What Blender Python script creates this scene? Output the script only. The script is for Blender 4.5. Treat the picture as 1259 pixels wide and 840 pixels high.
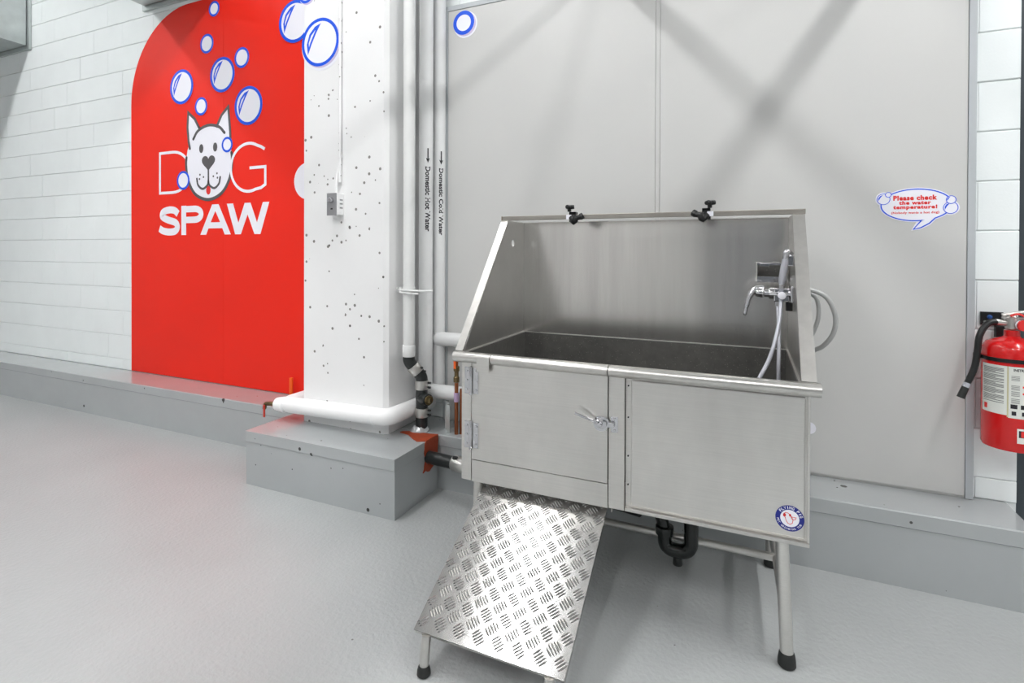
import bpy, bmesh, math, random
from mathutils import Vector, Matrix, geometry
random.seed(7)
for o in list(bpy.data.objects): bpy.data.objects.remove(o)
SC = bpy.context.scene
COL = SC.collection
PI = math.pi

# ------------------------------------------------------------------ camera
cam_d = bpy.data.cameras.new('camera'); cam = bpy.data.objects.new('camera', cam_d); COL.objects.link(cam)
YAW, PITCH, ROLL = 0.42358, 0.00707, 0.00359
fw0 = Vector((-math.sin(YAW), math.cos(YAW), 0)); rt0 = Vector((math.cos(YAW), math.sin(YAW), 0)); up0 = Vector((0, 0, 1))
fw = math.cos(PITCH)*fw0 - math.sin(PITCH)*up0; up1 = math.sin(PITCH)*fw0 + math.cos(PITCH)*up0
rt = math.cos(ROLL)*rt0 + math.sin(ROLL)*up1; up = -math.sin(ROLL)*rt0 + math.cos(ROLL)*up1
M = Matrix((rt, up, -fw)).transposed().to_4x4(); M.translation = Vector((0, -2.81885, 1.31042))
cam.matrix_world = M
cam_d.sensor_width = 36; cam_d.sensor_fit = 'HORIZONTAL'
cam_d.lens = 661.63/1259*36
cam_d.shift_x = (629.5-622.62)/1259; cam_d.shift_y = (314.22-420)/1259
cam_d.clip_start = 0.02
SC.camera = cam

# ------------------------------------------------------------------ light and exposure
W = bpy.data.worlds.new('world'); SC.world = W; W.use_nodes = True
W.node_tree.nodes['Background'].inputs[0].default_value = (0.9, 0.95, 1, 1)
W.node_tree.nodes['Background'].inputs[1].default_value = 0.3
SC.view_settings.view_transform = 'Standard'; SC.view_settings.look = 'None'
SC.view_settings.exposure = 2.35; SC.view_settings.gamma = 1; SC.view_settings.use_curve_mapping = False
LAMP = 8.0             # emission strength of the fluorescent diffusers
CEIL = 4.9
LIGHTS = [(-2.1, -1.45, 'over the pillar and plinth'), (-2.1, -4.8, 'behind the camera on the left'), (1.7, -1.45, 'over the fire extinguisher'), (1.7, -4.8, 'behind the camera on the right'),
          (-5.6, -2.4, 'in front of the far left wall'), (-5.6, -5.2, 'at the far left back of the room'), (-0.2, -5.2, 'straight behind the camera'), (3.9, -1.7, 'added by the right side wall as fill')]  # last entry is an added fill light for the dim right side

# ------------------------------------------------------------------ helpers
def lin(c):
    r = []
    for v in c[:3]:
        v /= 255.0
        r.append(v/12.92 if v <= 0.04045 else ((v+0.055)/1.055)**2.4)
    return (*r, 1)

def mat(name, rgb, rough=0.5, metal=0.0, var=0.0, vscale=3.0, bump=0.0, bscale=50.0, stretch=None, spots=None, emit=0, rvar=0.0, spec=None, coat=0, grain=None):
    m = bpy.data.materials.new(name); m.use_nodes = True
    nt = m.node_tree; N = nt.nodes; L = nt.links; b = N['Principled BSDF']
    base = lin(rgb); b.inputs['Base Color'].default_value = base
    b.inputs['Roughness'].default_value = rough; b.inputs['Metallic'].default_value = metal
    if spec is not None: b.inputs['Specular IOR Level'].default_value = spec
    if coat: b.inputs['Coat Weight'].default_value = coat; b.inputs['Coat Roughness'].default_value = 0.08
    if emit:
        b.inputs['Emission Color'].default_value = (1, 1, 1, 1); b.inputs['Emission Strength'].default_value = emit
    if not (var or bump or spots or rvar or grain): return m
    geo = N.new('ShaderNodeNewGeometry'); vec = geo.outputs['Position']
    if stretch:
        mp = N.new('ShaderNodeMapping'); mp.inputs['Scale'].default_value = stretch; L.new(vec, mp.inputs['Vector']); svec = mp.outputs[0]
    else: svec = vec
    colsock = None
    if var:
        n = N.new('ShaderNodeTexNoise'); n.inputs['Scale'].default_value = vscale; n.inputs['Detail'].default_value = 6; n.inputs['Roughness'].default_value = 0.6
        L.new(svec, n.inputs['Vector'])
        r = N.new('ShaderNodeMapRange'); r.inputs['From Min'].default_value = 0.3; r.inputs['From Max'].default_value = 0.7
        r.inputs['To Min'].default_value = 1-var; r.inputs['To Max'].default_value = 1+var; L.new(n.outputs['Fac'], r.inputs['Value'])
        mx = N.new('ShaderNodeMix'); mx.data_type = 'RGBA'; mx.blend_type = 'MULTIPLY'; mx.inputs['Factor'].default_value = 1
        mx.inputs['A'].default_value = base; L.new(r.outputs[0], mx.inputs['B']); colsock = mx.outputs['Result']
    if grain:                                   # fine brushed lines: (strength, scale vector)
        mg = N.new('ShaderNodeMapping'); mg.inputs['Scale'].default_value = grain[1]; L.new(vec, mg.inputs['Vector'])
        ng = N.new('ShaderNodeTexNoise'); ng.inputs['Scale'].default_value = 1; ng.inputs['Detail'].default_value = 3; L.new(mg.outputs[0], ng.inputs['Vector'])
        rg = N.new('ShaderNodeMapRange'); rg.inputs['From Min'].default_value = 0.3; rg.inputs['From Max'].default_value = 0.7
        rg.inputs['To Min'].default_value = 1-grain[0]; rg.inputs['To Max'].default_value = 1+grain[0]; L.new(ng.outputs['Fac'], rg.inputs['Value'])
        mx = N.new('ShaderNodeMix'); mx.data_type = 'RGBA'; mx.blend_type = 'MULTIPLY'; mx.inputs['Factor'].default_value = 1
        if colsock: L.new(colsock, mx.inputs['A'])
        else: mx.inputs['A'].default_value = base
        L.new(rg.outputs[0], mx.inputs['B']); colsock = mx.outputs['Result']
    if spots:                                   # small pits: (scale, radius, colour, share)
        for (sc_, rad, scol, share) in spots:
            v = N.new('ShaderNodeTexVoronoi'); v.inputs['Scale'].default_value = sc_; L.new(vec, v.inputs['Vector'])
            sep = N.new('ShaderNodeSeparateColor'); L.new(v.outputs['Color'], sep.inputs[0])
            pick = N.new('ShaderNodeMath'); pick.operation = 'LESS_THAN'; L.new(sep.outputs[0], pick.inputs[0]); pick.inputs[1].default_value = share
            rr = N.new('ShaderNodeMath'); rr.operation = 'MULTIPLY'; L.new(sep.outputs[1], rr.inputs[0]); rr.inputs[1].default_value = rad
            lt = N.new('ShaderNodeMath'); lt.operation = 'LESS_THAN'; L.new(v.outputs['Distance'], lt.inputs[0]); L.new(rr.outputs[0], lt.inputs[1])
            a = N.new('ShaderNodeMath'); a.operation = 'MULTIPLY'; L.new(lt.outputs[0], a.inputs[0]); L.new(pick.outputs[0], a.inputs[1])
            mx = N.new('ShaderNodeMix'); mx.data_type = 'RGBA'; L.new(a.outputs[0], mx.inputs['Factor'])
            if colsock: L.new(colsock, mx.inputs['A'])
            else: mx.inputs['A'].default_value = base
            mx.inputs['B'].default_value = lin(scol); colsock = mx.outputs['Result']
    if colsock: L.new(colsock, b.inputs['Base Color'])
    if bump:
        n2 = N.new('ShaderNodeTexNoise'); n2.inputs['Scale'].default_value = bscale; n2.inputs['Detail'].default_value = 4; L.new(svec, n2.inputs['Vector'])
        bp = N.new('ShaderNodeBump'); bp.inputs['Strength'].default_value = bump; bp.inputs['Distance'].default_value = 0.004
        L.new(n2.outputs['Fac'], bp.inputs['Height']); L.new(bp.outputs[0], b.inputs['Normal'])
    if rvar:
        n3 = N.new('ShaderNodeTexNoise'); n3.inputs['Scale'].default_value = 5; n3.inputs['Detail'].default_value = 5; L.new(svec, n3.inputs['Vector'])
        r3 = N.new('ShaderNodeMapRange'); r3.inputs['From Min'].default_value = 0.3; r3.inputs['From Max'].default_value = 0.7
        r3.inputs['To Min'].default_value = max(0.02, rough-rvar); r3.inputs['To Max'].default_value = rough+rvar
        L.new(n3.outputs['Fac'], r3.inputs['Value']); L.new(r3.outputs[0], b.inputs['Roughness'])
    return m

MT = dict(
    block=mat('white_block_paint', (238, 243, 243), 0.4, var=0.02, vscale=4, bump=0.12, bscale=120),
    mortar=mat('painted_mortar', (222, 226, 226), 0.6),
    white_wall=mat('pale_wall_paint', (205, 206, 206), 0.6),
    ceiling=mat('ceiling_paint', (165, 166, 166), 0.8),
    floor=mat('grey_epoxy_floor', (171, 174, 174), 0.36, var=0.05, vscale=1.4, bump=0.9, bscale=58, spots=[(3.1, 0.06, (120, 112, 100), 0.25), (9, 0.07, (105, 104, 100), 0.1)]),
    curb=mat('grey_curb_paint', (170, 174, 175), 0.22, var=0.04, vscale=2.5, bump=0.05, bscale=40, coat=0.5, spots=[(11, 0.16, (48, 48, 46), 0.22), (26, 0.14, (70, 70, 68), 0.16)]),
    concrete=mat('white_painted_concrete', (238, 238, 238), 0.5, var=0.015, vscale=3, bump=0.08, bscale=50, spots=[(30, 0.26, (130, 128, 124), 0.40), (13, 0.12, (96, 94, 92), 0.24)]),
    panel=mat('grey_wall_panel', (202, 202, 200), 0.34, var=0.012, vscale=2, bump=0.06, bscale=260),
    trim=mat('grey_panel_trim', (182, 187, 190), 0.4),
    steel=mat('brushed_stainless', (216, 214, 210), 0.31, metal=0.95, var=0.10, vscale=2.0, stretch=(1.6, 1.6, 0.8), grain=(0.03, (6, 260, 260))),
    steel_v=mat('brushed_stainless_upright', (214, 212, 208), 0.2, metal=0.9, var=0.11, vscale=2, stretch=(5, 5, 0.3), grain=(0.03, (220, 220, 5))),
    steel_side=mat('stainless_side_sheet', (200, 198, 194), 0.3, metal=0.9, var=0.05, vscale=5),
    steel_edge=mat('polished_steel_edge', (204, 202, 198), 0.28, metal=0.92, var=0.07, vscale=26),
    railsteel=mat('dull_steel_tube', (160, 156, 149), 0.38, metal=0.9, var=0.08, vscale=12),
    chrome=mat('chrome', (205, 205, 208), 0.12, metal=1),
    galv=mat('galvanised_sheet', (196, 202, 201), 0.42, metal=0.75, var=0.08, vscale=9, bump=0.25, bscale=4),
    alu=mat('aluminium_tread', (190, 189, 187), 0.16, metal=0.95, bump=0.12, bscale=26),
    basin=mat('dark_speckled_grey', (86, 85, 82), 0.4, var=0.15, vscale=30, bump=0.2, bscale=90, spots=[(120, 0.3, (124, 122, 116), 0.3)]),
    rubber=mat('black_rubber', (30, 32, 31), 0.5),
    black=mat('black_plastic', (20, 21, 22), 0.32),
    abs=mat('black_drain_plastic', (34, 37, 37), 0.35),
    abs_dark=mat('dark_trap_plastic', (14, 20, 18), 0.22),
    pvc=mat('white_pipe', (226, 227, 226), 0.4, var=0.02, vscale=6),
    wrap=mat('white_pipe_insulation', (228, 229, 229), 0.5, var=0.02, vscale=7, bump=0.1, bscale=18),
    bigwrap=mat('bright_white_pipe_insulation', (244, 244, 244), 0.5, bump=0.1, bscale=14),
    brass=mat('brass', (122, 106, 76), 0.3, metal=1),
    copper=mat('copper', (160, 100, 70), 0.3, metal=1),
    orange=mat('orange_plastic', (250, 104, 24), 0.4),
    rust=mat('red_brown_sealant', (160, 62, 28), 0.6, var=0.1, vscale=22, bump=0.3, bscale=60),
    redlever=mat('red_lever', (190, 52, 34), 0.4),
    purple=mat('lilac_tag', (196, 170, 205), 0.5),
    sign=mat('red_vinyl', (240, 40, 22), 0.4, var=0.012, vscale=2, bump=0.04, bscale=5, spec=0.3),
    vwhite=mat('white_vinyl', (240, 240, 248), 0.4),
    vgrey=mat('charcoal_print', (88, 86, 88), 0.45),
    vblue=mat('blue_print', (0, 84, 226), 0.4),
    vlilac=mat('lilac_print', (206, 196, 222), 0.45),
    vred=mat('red_print', (226, 44, 42), 0.45),
    navy=mat('navy_print', (24, 36, 130), 0.4),
    ink=mat('black_ink', (36, 34, 40), 0.5),
    greyink=mat('grey_ink', (120, 122, 120), 0.5),
    ext=mat('red_enamel', (212, 14, 16), 0.22, coat=0.4),
    label=mat('label_paper', (226, 228, 222), 0.45),
    label2=mat('label_paper_edge', (196, 190, 150), 0.5),
    bluebolt=mat('blue_bolt', (30, 80, 150), 0.3),
    slate=mat('dark_slate_paint', (58, 66, 72), 0.5),
    slabgrey=mat('dark_grey_slab', (96, 100, 104), 0.5),
    hose=mat('grey_shower_hose', (196, 197, 205), 0.25, metal=0.5),
    hose2=mat('braided_grey_hose', (178, 179, 178), 0.4, metal=0.3),
    boxgrey=mat('grey_switch_plate', (150, 150, 152), 0.4, metal=0.3),
    lamp=mat('lit_fluorescent_diffuser', (255, 255, 255), 0.5, emit=LAMP),
    fixture=mat('white_fixture_metal', (230, 230, 230), 0.4),
)
WL = {}                                        # world location of each parent (no rotations are used)

def link(o, parent=None):
    COL.objects.link(o)
    if parent: o.parent = parent
    return o

def thing(name, label, cat, loc, group=None):
    o = bpy.data.objects.new(name, None); o.empty_display_size = 0.1; link(o)
    o.location = loc; WL[o] = Vector(loc); o['label'] = label; o['category'] = cat
    if group: o['group'] = group
    return o

def mk(name, bm, m, parent=None, smooth=False, label=None, cat=None, kind=None, group=None, ang=35):
    bmesh.ops.recalc_face_normals(bm, faces=bm.faces)
    if parent is not None: org = WL[parent]
    else:
        xs = [v.co for v in bm.verts]
        org = Vector(((min(c.x for c in xs)+max(c.x for c in xs))/2, (min(c.y for c in xs)+max(c.y for c in xs))/2, min(c.z for c in xs)))
    for v in bm.verts: v.co -= org
    me = bpy.data.meshes.new(name)
    if smooth:
        for f in bm.faces: f.smooth = True
        for e in bm.edges:
            if len(e.link_faces) == 2 and e.calc_face_angle(0) > math.radians(ang): e.smooth = False
    bm.to_mesh(me); bm.free()
    me.materials.append(MT[m])
    o = bpy.data.objects.new(name, me); link(o, parent)
    if parent is None: o.location = org
    WL[o] = org.copy()
    if label: o['label'] = label
    if cat: o['category'] = cat
    if kind: o['kind'] = kind
    if group: o['group'] = group
    return o

def NB(): return bmesh.new()

def box(bm, x0, x1, y0, y1, z0, z1, bev=0.0):
    vs = [bm.verts.new((x, y, z)) for x in (x0, x1) for y in (y0, y1) for z in (z0, z1)]
    fs = [bm.faces.new([vs[i] for i in q]) for q in ((0, 1, 3, 2), (4, 6, 7, 5), (0, 4, 5, 1), (2, 3, 7, 6), (0, 2, 6, 4), (1, 5, 7, 3))]
    if bev:
        es = list({e for f in fs for e in f.edges})
        bmesh.ops.bevel(bm, geom=es, offset=bev, segments=2, affect='EDGES', profile=0.6)
    return bm

def basis(d):
    d = d.normalized()
    a = Vector((0, 0, 1)) if abs(d.z) < 0.9 else Vector((0, 1, 0))
    u = d.cross(a).normalized(); return u, d.cross(u).normalized()

def tube(bm, pts, r, seg=14, caps=True, closed=False):
    pts = [Vector(p) for p in pts]; n = len(pts)
    rs = r if isinstance(r, (list, tuple)) else [r]*n
    tans = []
    for i in range(n):
        a = pts[(i-1) % n] if (closed or i > 0) else pts[i]; b = pts[(i+1) % n] if (closed or i < n-1) else pts[i]
        t = (b-a); tans.append(t.normalized() if t.length > 1e-9 else (tans[-1] if tans else Vector((0, 0, 1))))
    u, v = basis(tans[0]); rings = []
    for i in range(n):
        t = tans[i]; u = (u - t*u.dot(t)).normalized(); v = t.cross(u)
        rings.append([bm.verts.new(pts[i] + (u*math.cos(2*PI*k/seg) + v*math.sin(2*PI*k/seg))*rs[i]) for k in range(seg)])
    for i in range(n if closed else n-1):
        A, B = rings[i], rings[(i+1) % n]
        for k in range(seg): bm.faces.new((A[k], A[(k+1) % seg], B[(k+1) % seg], B[k]))
    if caps and not closed: bm.faces.new(rings[0]); bm.faces.new(rings[-1])
    return bm

def cyl(bm, p0, p1, r, r1=None, seg=20, bev=0.0):
    p0, p1 = Vector(p0), Vector(p1); r1 = r if r1 is None else r1
    if bev:
        d = (p1-p0).normalized()*bev
        return tube(bm, [p0, p0+d*0.3, p0+d, p1-d, p1-d*0.3, p1], [r-bev, r-bev*0.3, r, r1, r1-bev*0.3, r1-bev], seg)
    return tube(bm, [p0, p1], [r, r1], seg)

def lathe(bm, prof, c, axis=(0, 0, 1), seg=32):
    c = Vector(c); a = Vector(axis).normalized()
    return tube(bm, [c + a*h for (_, h) in prof], [max(q, 0.0004) for (q, _) in prof], seg) if False else _lathe(bm, prof, c, a, seg)

def _lathe(bm, prof, c, a, seg):
    u, v = basis(a); rings = []
    for (q, h) in prof:
        rings.append([bm.verts.new(c + a*h + (u*math.cos(2*PI*k/seg)+v*math.sin(2*PI*k/seg))*max(q, 0.0003)) for k in range(seg)])
    for A, B in zip(rings, rings[1:]):
        for k in range(seg): bm.faces.new((A[k], A[(k+1) % seg], B[(k+1) % seg], B[k]))
    bm.faces.new(rings[0]); bm.faces.new(rings[-1]); return bm

def smooth(pts, n=8):
    P = [Vector(p) for p in pts]; P = [2*P[0]-P[1]] + P + [2*P[-1]-P[-2]]; out = []
    for i in range(1, len(P)-2):
        a, b, c, d = P[i-1:i+3]
        for k in range(n):
            t = k/n; out.append(0.5*((2*b)+(c-a)*t+(2*a-5*b+4*c-d)*t*t+(3*b-a-3*c+d)*t**3))
    out.append(P[-2]); return out

def fillet(pts, rad, n=7):
    P = [Vector(p) for p in pts]; out = [P[0]]
    for a, b, c in zip(P, P[1:], P[2:]):
        d0 = (a-b).normalized(); d1 = (c-b).normalized(); ang = d0.angle(d1)
        t = min(rad/math.tan(ang/2), (a-b).length*0.49, (c-b).length*0.49)
        s, e = b+d0*t, b+d1*t
        for k in range(n+1):
            q = k/n; out.append((1-q)**2*s + 2*q*(1-q)*b + q*q*e)
    out.append(P[-1]); return out

# flat shapes: loops of (u, v) drawn in a plane o + u*U + v*V, thickness along N
def flat(bm, loops, o, U, V, t=0.0008, N=None):
    o, U, V = Vector(o), Vector(U), Vector(V); N = Vector(N) if N else U.cross(V).normalized()
    tri = geometry.tessellate_polygon([[Vector((p[0], p[1], 0)) for p in l] for l in loops])
    fl = [p for l in loops for p in l]
    A = [bm.verts.new(o + U*p[0] + V*p[1]) for p in fl]; B = [bm.verts.new(o + U*p[0] + V*p[1] + N*t) for p in fl]
    for q in tri:
        try: bm.faces.new([A[i] for i in q]); bm.faces.new([B[i] for i in reversed(q)])
        except ValueError: pass
    k = 0
    for l in loops:
        n = len(l)
        for i in range(n):
            j = (i+1) % n
            try: bm.faces.new((A[k+i], A[k+j], B[k+j], B[k+i]))
            except ValueError: pass
        k += n
    return bm

def ell(cx, cy, rx, ry=None, n=40, a0=0.0, a1=2*PI):
    ry = rx if ry is None else ry; full = abs(a1-a0-2*PI) < 1e-6
    m = n if full else n+1
    return [(cx+rx*math.cos(a0+(a1-a0)*i/n), cy+ry*math.sin(a0+(a1-a0)*i/n)) for i in range(m)]

def stroke(bm, pts, w, o, U, V, t=0.0008, N=None, closed=False, cap=False):
    P = [Vector((p[0], p[1])) for p in pts]; n = len(P); Ls, Rs = [], []
    for i in range(n):
        a = P[i-1] if (closed or i > 0) else P[i]; b = P[(i+1) % n] if (closed or i < n-1) else P[i]
        d0 = (P[i]-a); d1 = (b-P[i])
        if d0.length < 1e-9: d0 = d1
        if d1.length < 1e-9: d1 = d0
        d0.normalize(); d1.normalize()
        nn = Vector((-(d0+d1).y, (d0+d1).x)); nn.normalize(); k = 1/max(0.5, nn.dot(Vector((-d0.y, d0.x))))
        Ls.append(P[i]+nn*w/2*k); Rs.append(P[i]-nn*w/2*k)
    o, U, V = Vector(o), Vector(U), Vector(V); N = Vector(N) if N else U.cross(V).normalized()
    f = lambda p, h: bm.verts.new(o+U*p.x+V*p.y+N*h)
    rows = [[f(l, 0), f(r_, 0), f(r_, t), f(l, t)] for l, r_ in zip(Ls, Rs)]
    for i in range(n if closed else n-1):
        A, B = rows[i], rows[(i+1) % n]
        for k in range(4): bm.faces.new((A[k], A[(k+1) % 4], B[(k+1) % 4], B[k]))
    if not closed: bm.faces.new(rows[0]); bm.faces.new(rows[-1])
    if cap:
        for p in (P[0], P[-1]): flat(bm, [ell(p.x, p.y, w/2, n=14)], o, U, V, t, N)
    return bm

def text_geo(body, bold=0.0, spacing=1.0):
    cu = bpy.data.curves.new('tmp_text', 'FONT'); cu.body = body; cu.size = 1; cu.offset = bold; cu.resolution_u = 3; cu.space_character = spacing
    ob = bpy.data.objects.new('tmp_text', cu); COL.objects.link(ob)
    dg = bpy.context.evaluated_depsgraph_get(); me = bpy.data.meshes.new_from_object(ob.evaluated_get(dg))
    vs = [(v.co.x, v.co.y) for v in me.vertices]; fs = [tuple(p.vertices) for p in me.polygons]
    bpy.data.objects.remove(ob); bpy.data.curves.remove(cu); bpy.data.meshes.remove(me)
    return vs, fs

def text_fit(bm, body, u0, u1, v0, v1, fn, bold=0.0, spacing=1.0):
    """text stretched into a rectangle; fn(u, v) gives the point on the surface"""
    vs, fs = text_geo(body, bold, spacing)
    x0, x1 = min(v[0] for v in vs), max(v[0] for v in vs); y0, y1 = min(v[1] for v in vs), max(v[1] for v in vs)
    if v1 is None: v1 = v0 + (y1-y0)*(u1-u0)/(x1-x0)
    V = [bm.verts.new(fn(u0+(v[0]-x0)/(x1-x0)*(u1-u0), v0+(v[1]-y0)/(y1-y0)*(v1-v0))) for v in vs]
    for f in fs:
        try: bm.faces.new([V[i] for i in f])
        except ValueError: pass
    return bm

XA, ZA = (1, 0, 0), (0, 0, 1)                  # drawing axes on walls facing the camera; N = -Y
NY = (0, -1, 0)

# ------------------------------------------------------------------ the setting
def struct(name, bm, m, label=None):
    o = mk(name, bm, m, kind='structure'); 
    if label: o['label'] = label
    return o
struct('floor', box(NB(), -9, 5.6, -8, 0.6, -0.1, 0), 'floor', 'light grey textured epoxy floor')
struct('ceiling', box(NB(), -9, 5.6, -8, 0.6, CEIL, CEIL+0.1), 'ceiling')
struct('wall_left', box(NB(), -9.1, -9, -8, 0.6, 0, CEIL), 'white_wall')
struct('wall_right', box(NB(), 5.6, 5.7, -8, 0.6, 0, CEIL), 'white_wall')
struct('wall_front', box(NB(), -9, 5.6, -8.1, -8, 0, CEIL), 'white_wall')
WEND = 0.990
wall = struct('wall_back', box(NB(), -9, WEND, 0.007, 0.3, 0, CEIL), 'mortar', 'white painted concrete block wall')
struct('reflected_dark_slab', box(NB(), -0.9, 1.6, -7.995, -7.93, 0, 3.1), 'slabgrey', 'unseen dark slab behind the camera, added for the backsplash reflection')  # added out of view to darken the reflection in the tub's back panel
struct('wall_back_end', box(NB(), 2.1, 5.6, 0.0, 0.3, 0, CEIL), 'white_wall')
struct('door_1', box(NB(), WEND, 2.1, 0.09, 0.14, 0, CEIL), 'slate', 'dark slate painted door at the right edge')
# concrete blocks, running bond
BH, BL = 0.2032, 0.4064
Z0, XJ = 1.6068, 0.857
cache = {}
def block(x0, x1, z0, z1):
    key = (round(x1-x0, 3), round(z1-z0, 3))
    if key not in cache:
        bm = NB(); w, h = key; g, hg, c = 0.0022, 0.0003, 0.0028
        pts0 = [(hg, g), (w-hg, g), (w-hg, h-g), (hg, h-g)]; pts1 = [(hg+c*0.2, g+c), (w-hg-c*0.2, g+c), (w-hg-c*0.2, h-g-c), (hg+c*0.2, h-g-c)]
        A = [bm.verts.new((x, 0.008, z)) for x, z in pts0]; B = [bm.verts.new((x, 0.0025, z)) for x, z in pts0]; C = [bm.verts.new((x, 0, z)) for x, z in pts1]
        for P, Q in ((A, B), (B, C)):
            for k in range(4): bm.faces.new((P[k], P[(k+1) % 4], Q[(k+1) % 4], Q[k]))
        bm.faces.new(C); bmesh.ops.recalc_face_normals(bm, faces=bm.faces)
        me = bpy.data.meshes.new('block'); bm.to_mesh(me); bm.free(); me.materials.append(MT['block']); cache[key] = me
    o = bpy.data.objects.new('block', cache[key]); link(o, wall)
    o.location = Vector((x0, random.uniform(-0.0012, 0.0008), z0)) - WL[wall]
for k in range(-11, 8):
    zt = Z0 - BH*k; zb = zt - BH
    if zt <= 0.301: continue
    zb = max(zb, 0.30)
    ph = XJ - (BL/2 if k % 2 else 0)
    j = -22
    while True:
        x0 = ph + BL*j; x1 = x0+BL; j += 1
        if x0 > WEND: break
        if x1 < -7.4: continue
        x1 = min(x1, WEND)
        if x1-x0 < 0.01: continue
        hid_panel = x0 > -1.66 and x1 < 0.8 and zt < 2.75
        far_up = zb > 2.9 and x0 > -2.0
        hid_sign = x0 > -4.6 and x1 < -2.5 and zt < 2.45
        hid_pillar = x0 > -2.75 and x1 < -1.85
        if hid_panel or far_up or hid_sign or hid_pillar: continue
        block(x0, x1, zb, zt)

CT, CY = 0.30, -0.27                            # curb top and front
bm = NB()
# profile with a slight form-board step, rounded upper edge
prof = [(0.005, 0.0), (CY+0.005, 0.0), (CY+0.005, CT-0.064), (CY, CT-0.060), (CY, CT-0.005), (CY+0.004, CT), (0.005, CT)]
def extrude_x(bm, prof, x0, x1):
    A = [bm.verts.new((x0, y, z)) for y, z in prof]; B = [bm.verts.new((x1, y, z)) for y, z in prof]
    n = len(prof)
    for i in range(n): bm.faces.new((A[i], A[(i+1) % n], B[(i+1) % n], B[i]))
    bm.faces.new(A); bm.faces.new(B); return bm
def extrude_y(bm, prof, y0, y1):
    A = [bm.verts.new((x, y0, z)) for x, z in prof]; B = [bm.verts.new((x, y1, z)) for x, z in prof]
    n = len(prof)
    for i in range(n): bm.faces.new((A[i], A[(i+1) % n], B[(i+1) % n], B[i]))
    bm.faces.new(A); bm.faces.new(B); return bm
CURBX = 0.955
mk('concrete_curb', extrude_x(bm, prof, -9, CURBX), 'curb', label='long grey painted concrete curb along the foot of the back wall', cat='curb')
bm = NB(); box(bm, -2.570, -1.561, -0.6665, CY-0.0005, 0.0, CT-0.0601)
box(bm, -2.574, -1.559, -0.671, CY-0.0005, CT-0.06, CT, 0.002)
mk('concrete_plinth', bm, 'curb', label='grey concrete plinth block under the white pillar', cat='plinth')
# pillar with chamfered front corners
px0, px1, py0, py1, ch = -2.43, -1.81, -0.40, -0.004, 0.022
prof = [(px0, py1), (px0, py0+ch), (px0+ch, py0), (px1-ch, py0), (px1, py0+ch), (px1, py1)]
bm = NB(); A = [bm.verts.new((x, y, CT+0.0005)) for x, y in prof]; B = [bm.verts.new((x, y, CEIL-0.001)) for x, y in prof]
for i in range(6): bm.faces.new((A[i], A[(i+1) % 6], B[(i+1) % 6], B[i]))
bm.faces.new(A); bm.faces.new(B)
mk('concrete_pillar', bm, 'concrete', label='white painted concrete pillar with small pits beside the red sign', cat='pillar')

# grey sheet panels on the wall
PX0, PXM, PX1, PZ0, PZ1, PY = -1.672, -0.424, 0.818, 0.312, 2.738, -0.03
mk('wall_panel', box(NB(), PX0+0.03, PXM-0.012, PY, -0.003, PZ0, PZ1, 0.001), 'panel', label='grey wall panel left of the vertical joint, behind the pipes', cat='panel')
mk('wall_panel', box(NB(), PXM+0.012, PX1-0.004, PY, -0.003, PZ0, PZ1, 0.001), 'panel', label='grey wall panel right of the vertical joint, with the speech bubble', cat='panel')
struct('trim_1', box(NB(), PXM-0.0105, PXM+0.0105, PY+0.002, -0.003, PZ0, PZ1), 'panel', 'flush joint strip between grey panels')
struct('trim_2', box(NB(), PX1-0.0025, PX1+0.024, PY-0.004, -0.003, CT+0.002, PZ1+0.03, 0.002), 'trim', 'right edge trim of grey panels')
struct('trim_3', box(NB(), PX0, PX0+0.0285, PY-0.003, -0.003, CT+0.002, PZ1+0.03, 0.002), 'trim', 'left edge trim of grey panels')
struct('trim_4', box(NB(), PX0+0.0285, PX1-0.0025, PY-0.004, -0.003, PZ1+0.0015, PZ1+0.03, 0.002), 'trim', 'top edge trim of grey panels')
struct('trim_5', box(NB(), PX0+0.0285, PX1-0.0025, PY+0.008, -0.003, CT+0.001, PZ0-0.003), 'panel', 'bottom edge trim of grey panels')

# ------------------------------------------------------------------ ceiling lights
for i, (lx, ly, where) in enumerate(LIGHTS):
    t = thing('ceiling_light', 'white fluorescent strip light ' + where, 'light', (lx, ly, 4.36), group='fluorescent strip lights')
    mk('housing', box(NB(), lx-0.12, lx+0.12, ly-1.22, ly+1.22, 4.415, 4.46, 0.004), 'fixture', t)
    mk('diffuser', extrude_y(NB(), [(lx-0.10, 4.4145), (lx-0.085, 4.375), (lx, 4.36), (lx+0.085, 4.375), (lx+0.10, 4.4145)], ly-1.2, ly+1.2), 'lamp', t)
    for q in (-0.9, 0.9): mk('hanger_rod', cyl(NB(), (lx, ly+q, 4.46), (lx, ly+q, CEIL), 0.005, seg=6), 'fixture', t)
# pipes out of view, placed to cast the crossing shadows on the grey panels
for x, z, lab in ((-0.70, 2.83, 'unseen pipe above the left panel, placed to cast a shadow band'), (0.60, 2.76, 'unseen pipe above the right panel, placed to cast a shadow band')):
    t = thing('shadow_pipe', lab, 'pipe', (x, -0.01, z-0.06))
    mk('pipe_run', cyl(NB(), (x, -0.035, z), (x, -3.9, z+0.02), 0.043, seg=22), 'wrap', t, True)
    mk('wall_collar', cyl(NB(), (x, -0.036, z), (x, -0.05, z), 0.07, seg=22, bev=0.003), 'wrap', t, True)
    for y in (-1.2, -3.0): mk('pipe_hanger', cyl(NB(), (x, y, z+0.05), (x, y, CEIL), 0.005, seg=6), 'galv', t)

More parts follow.
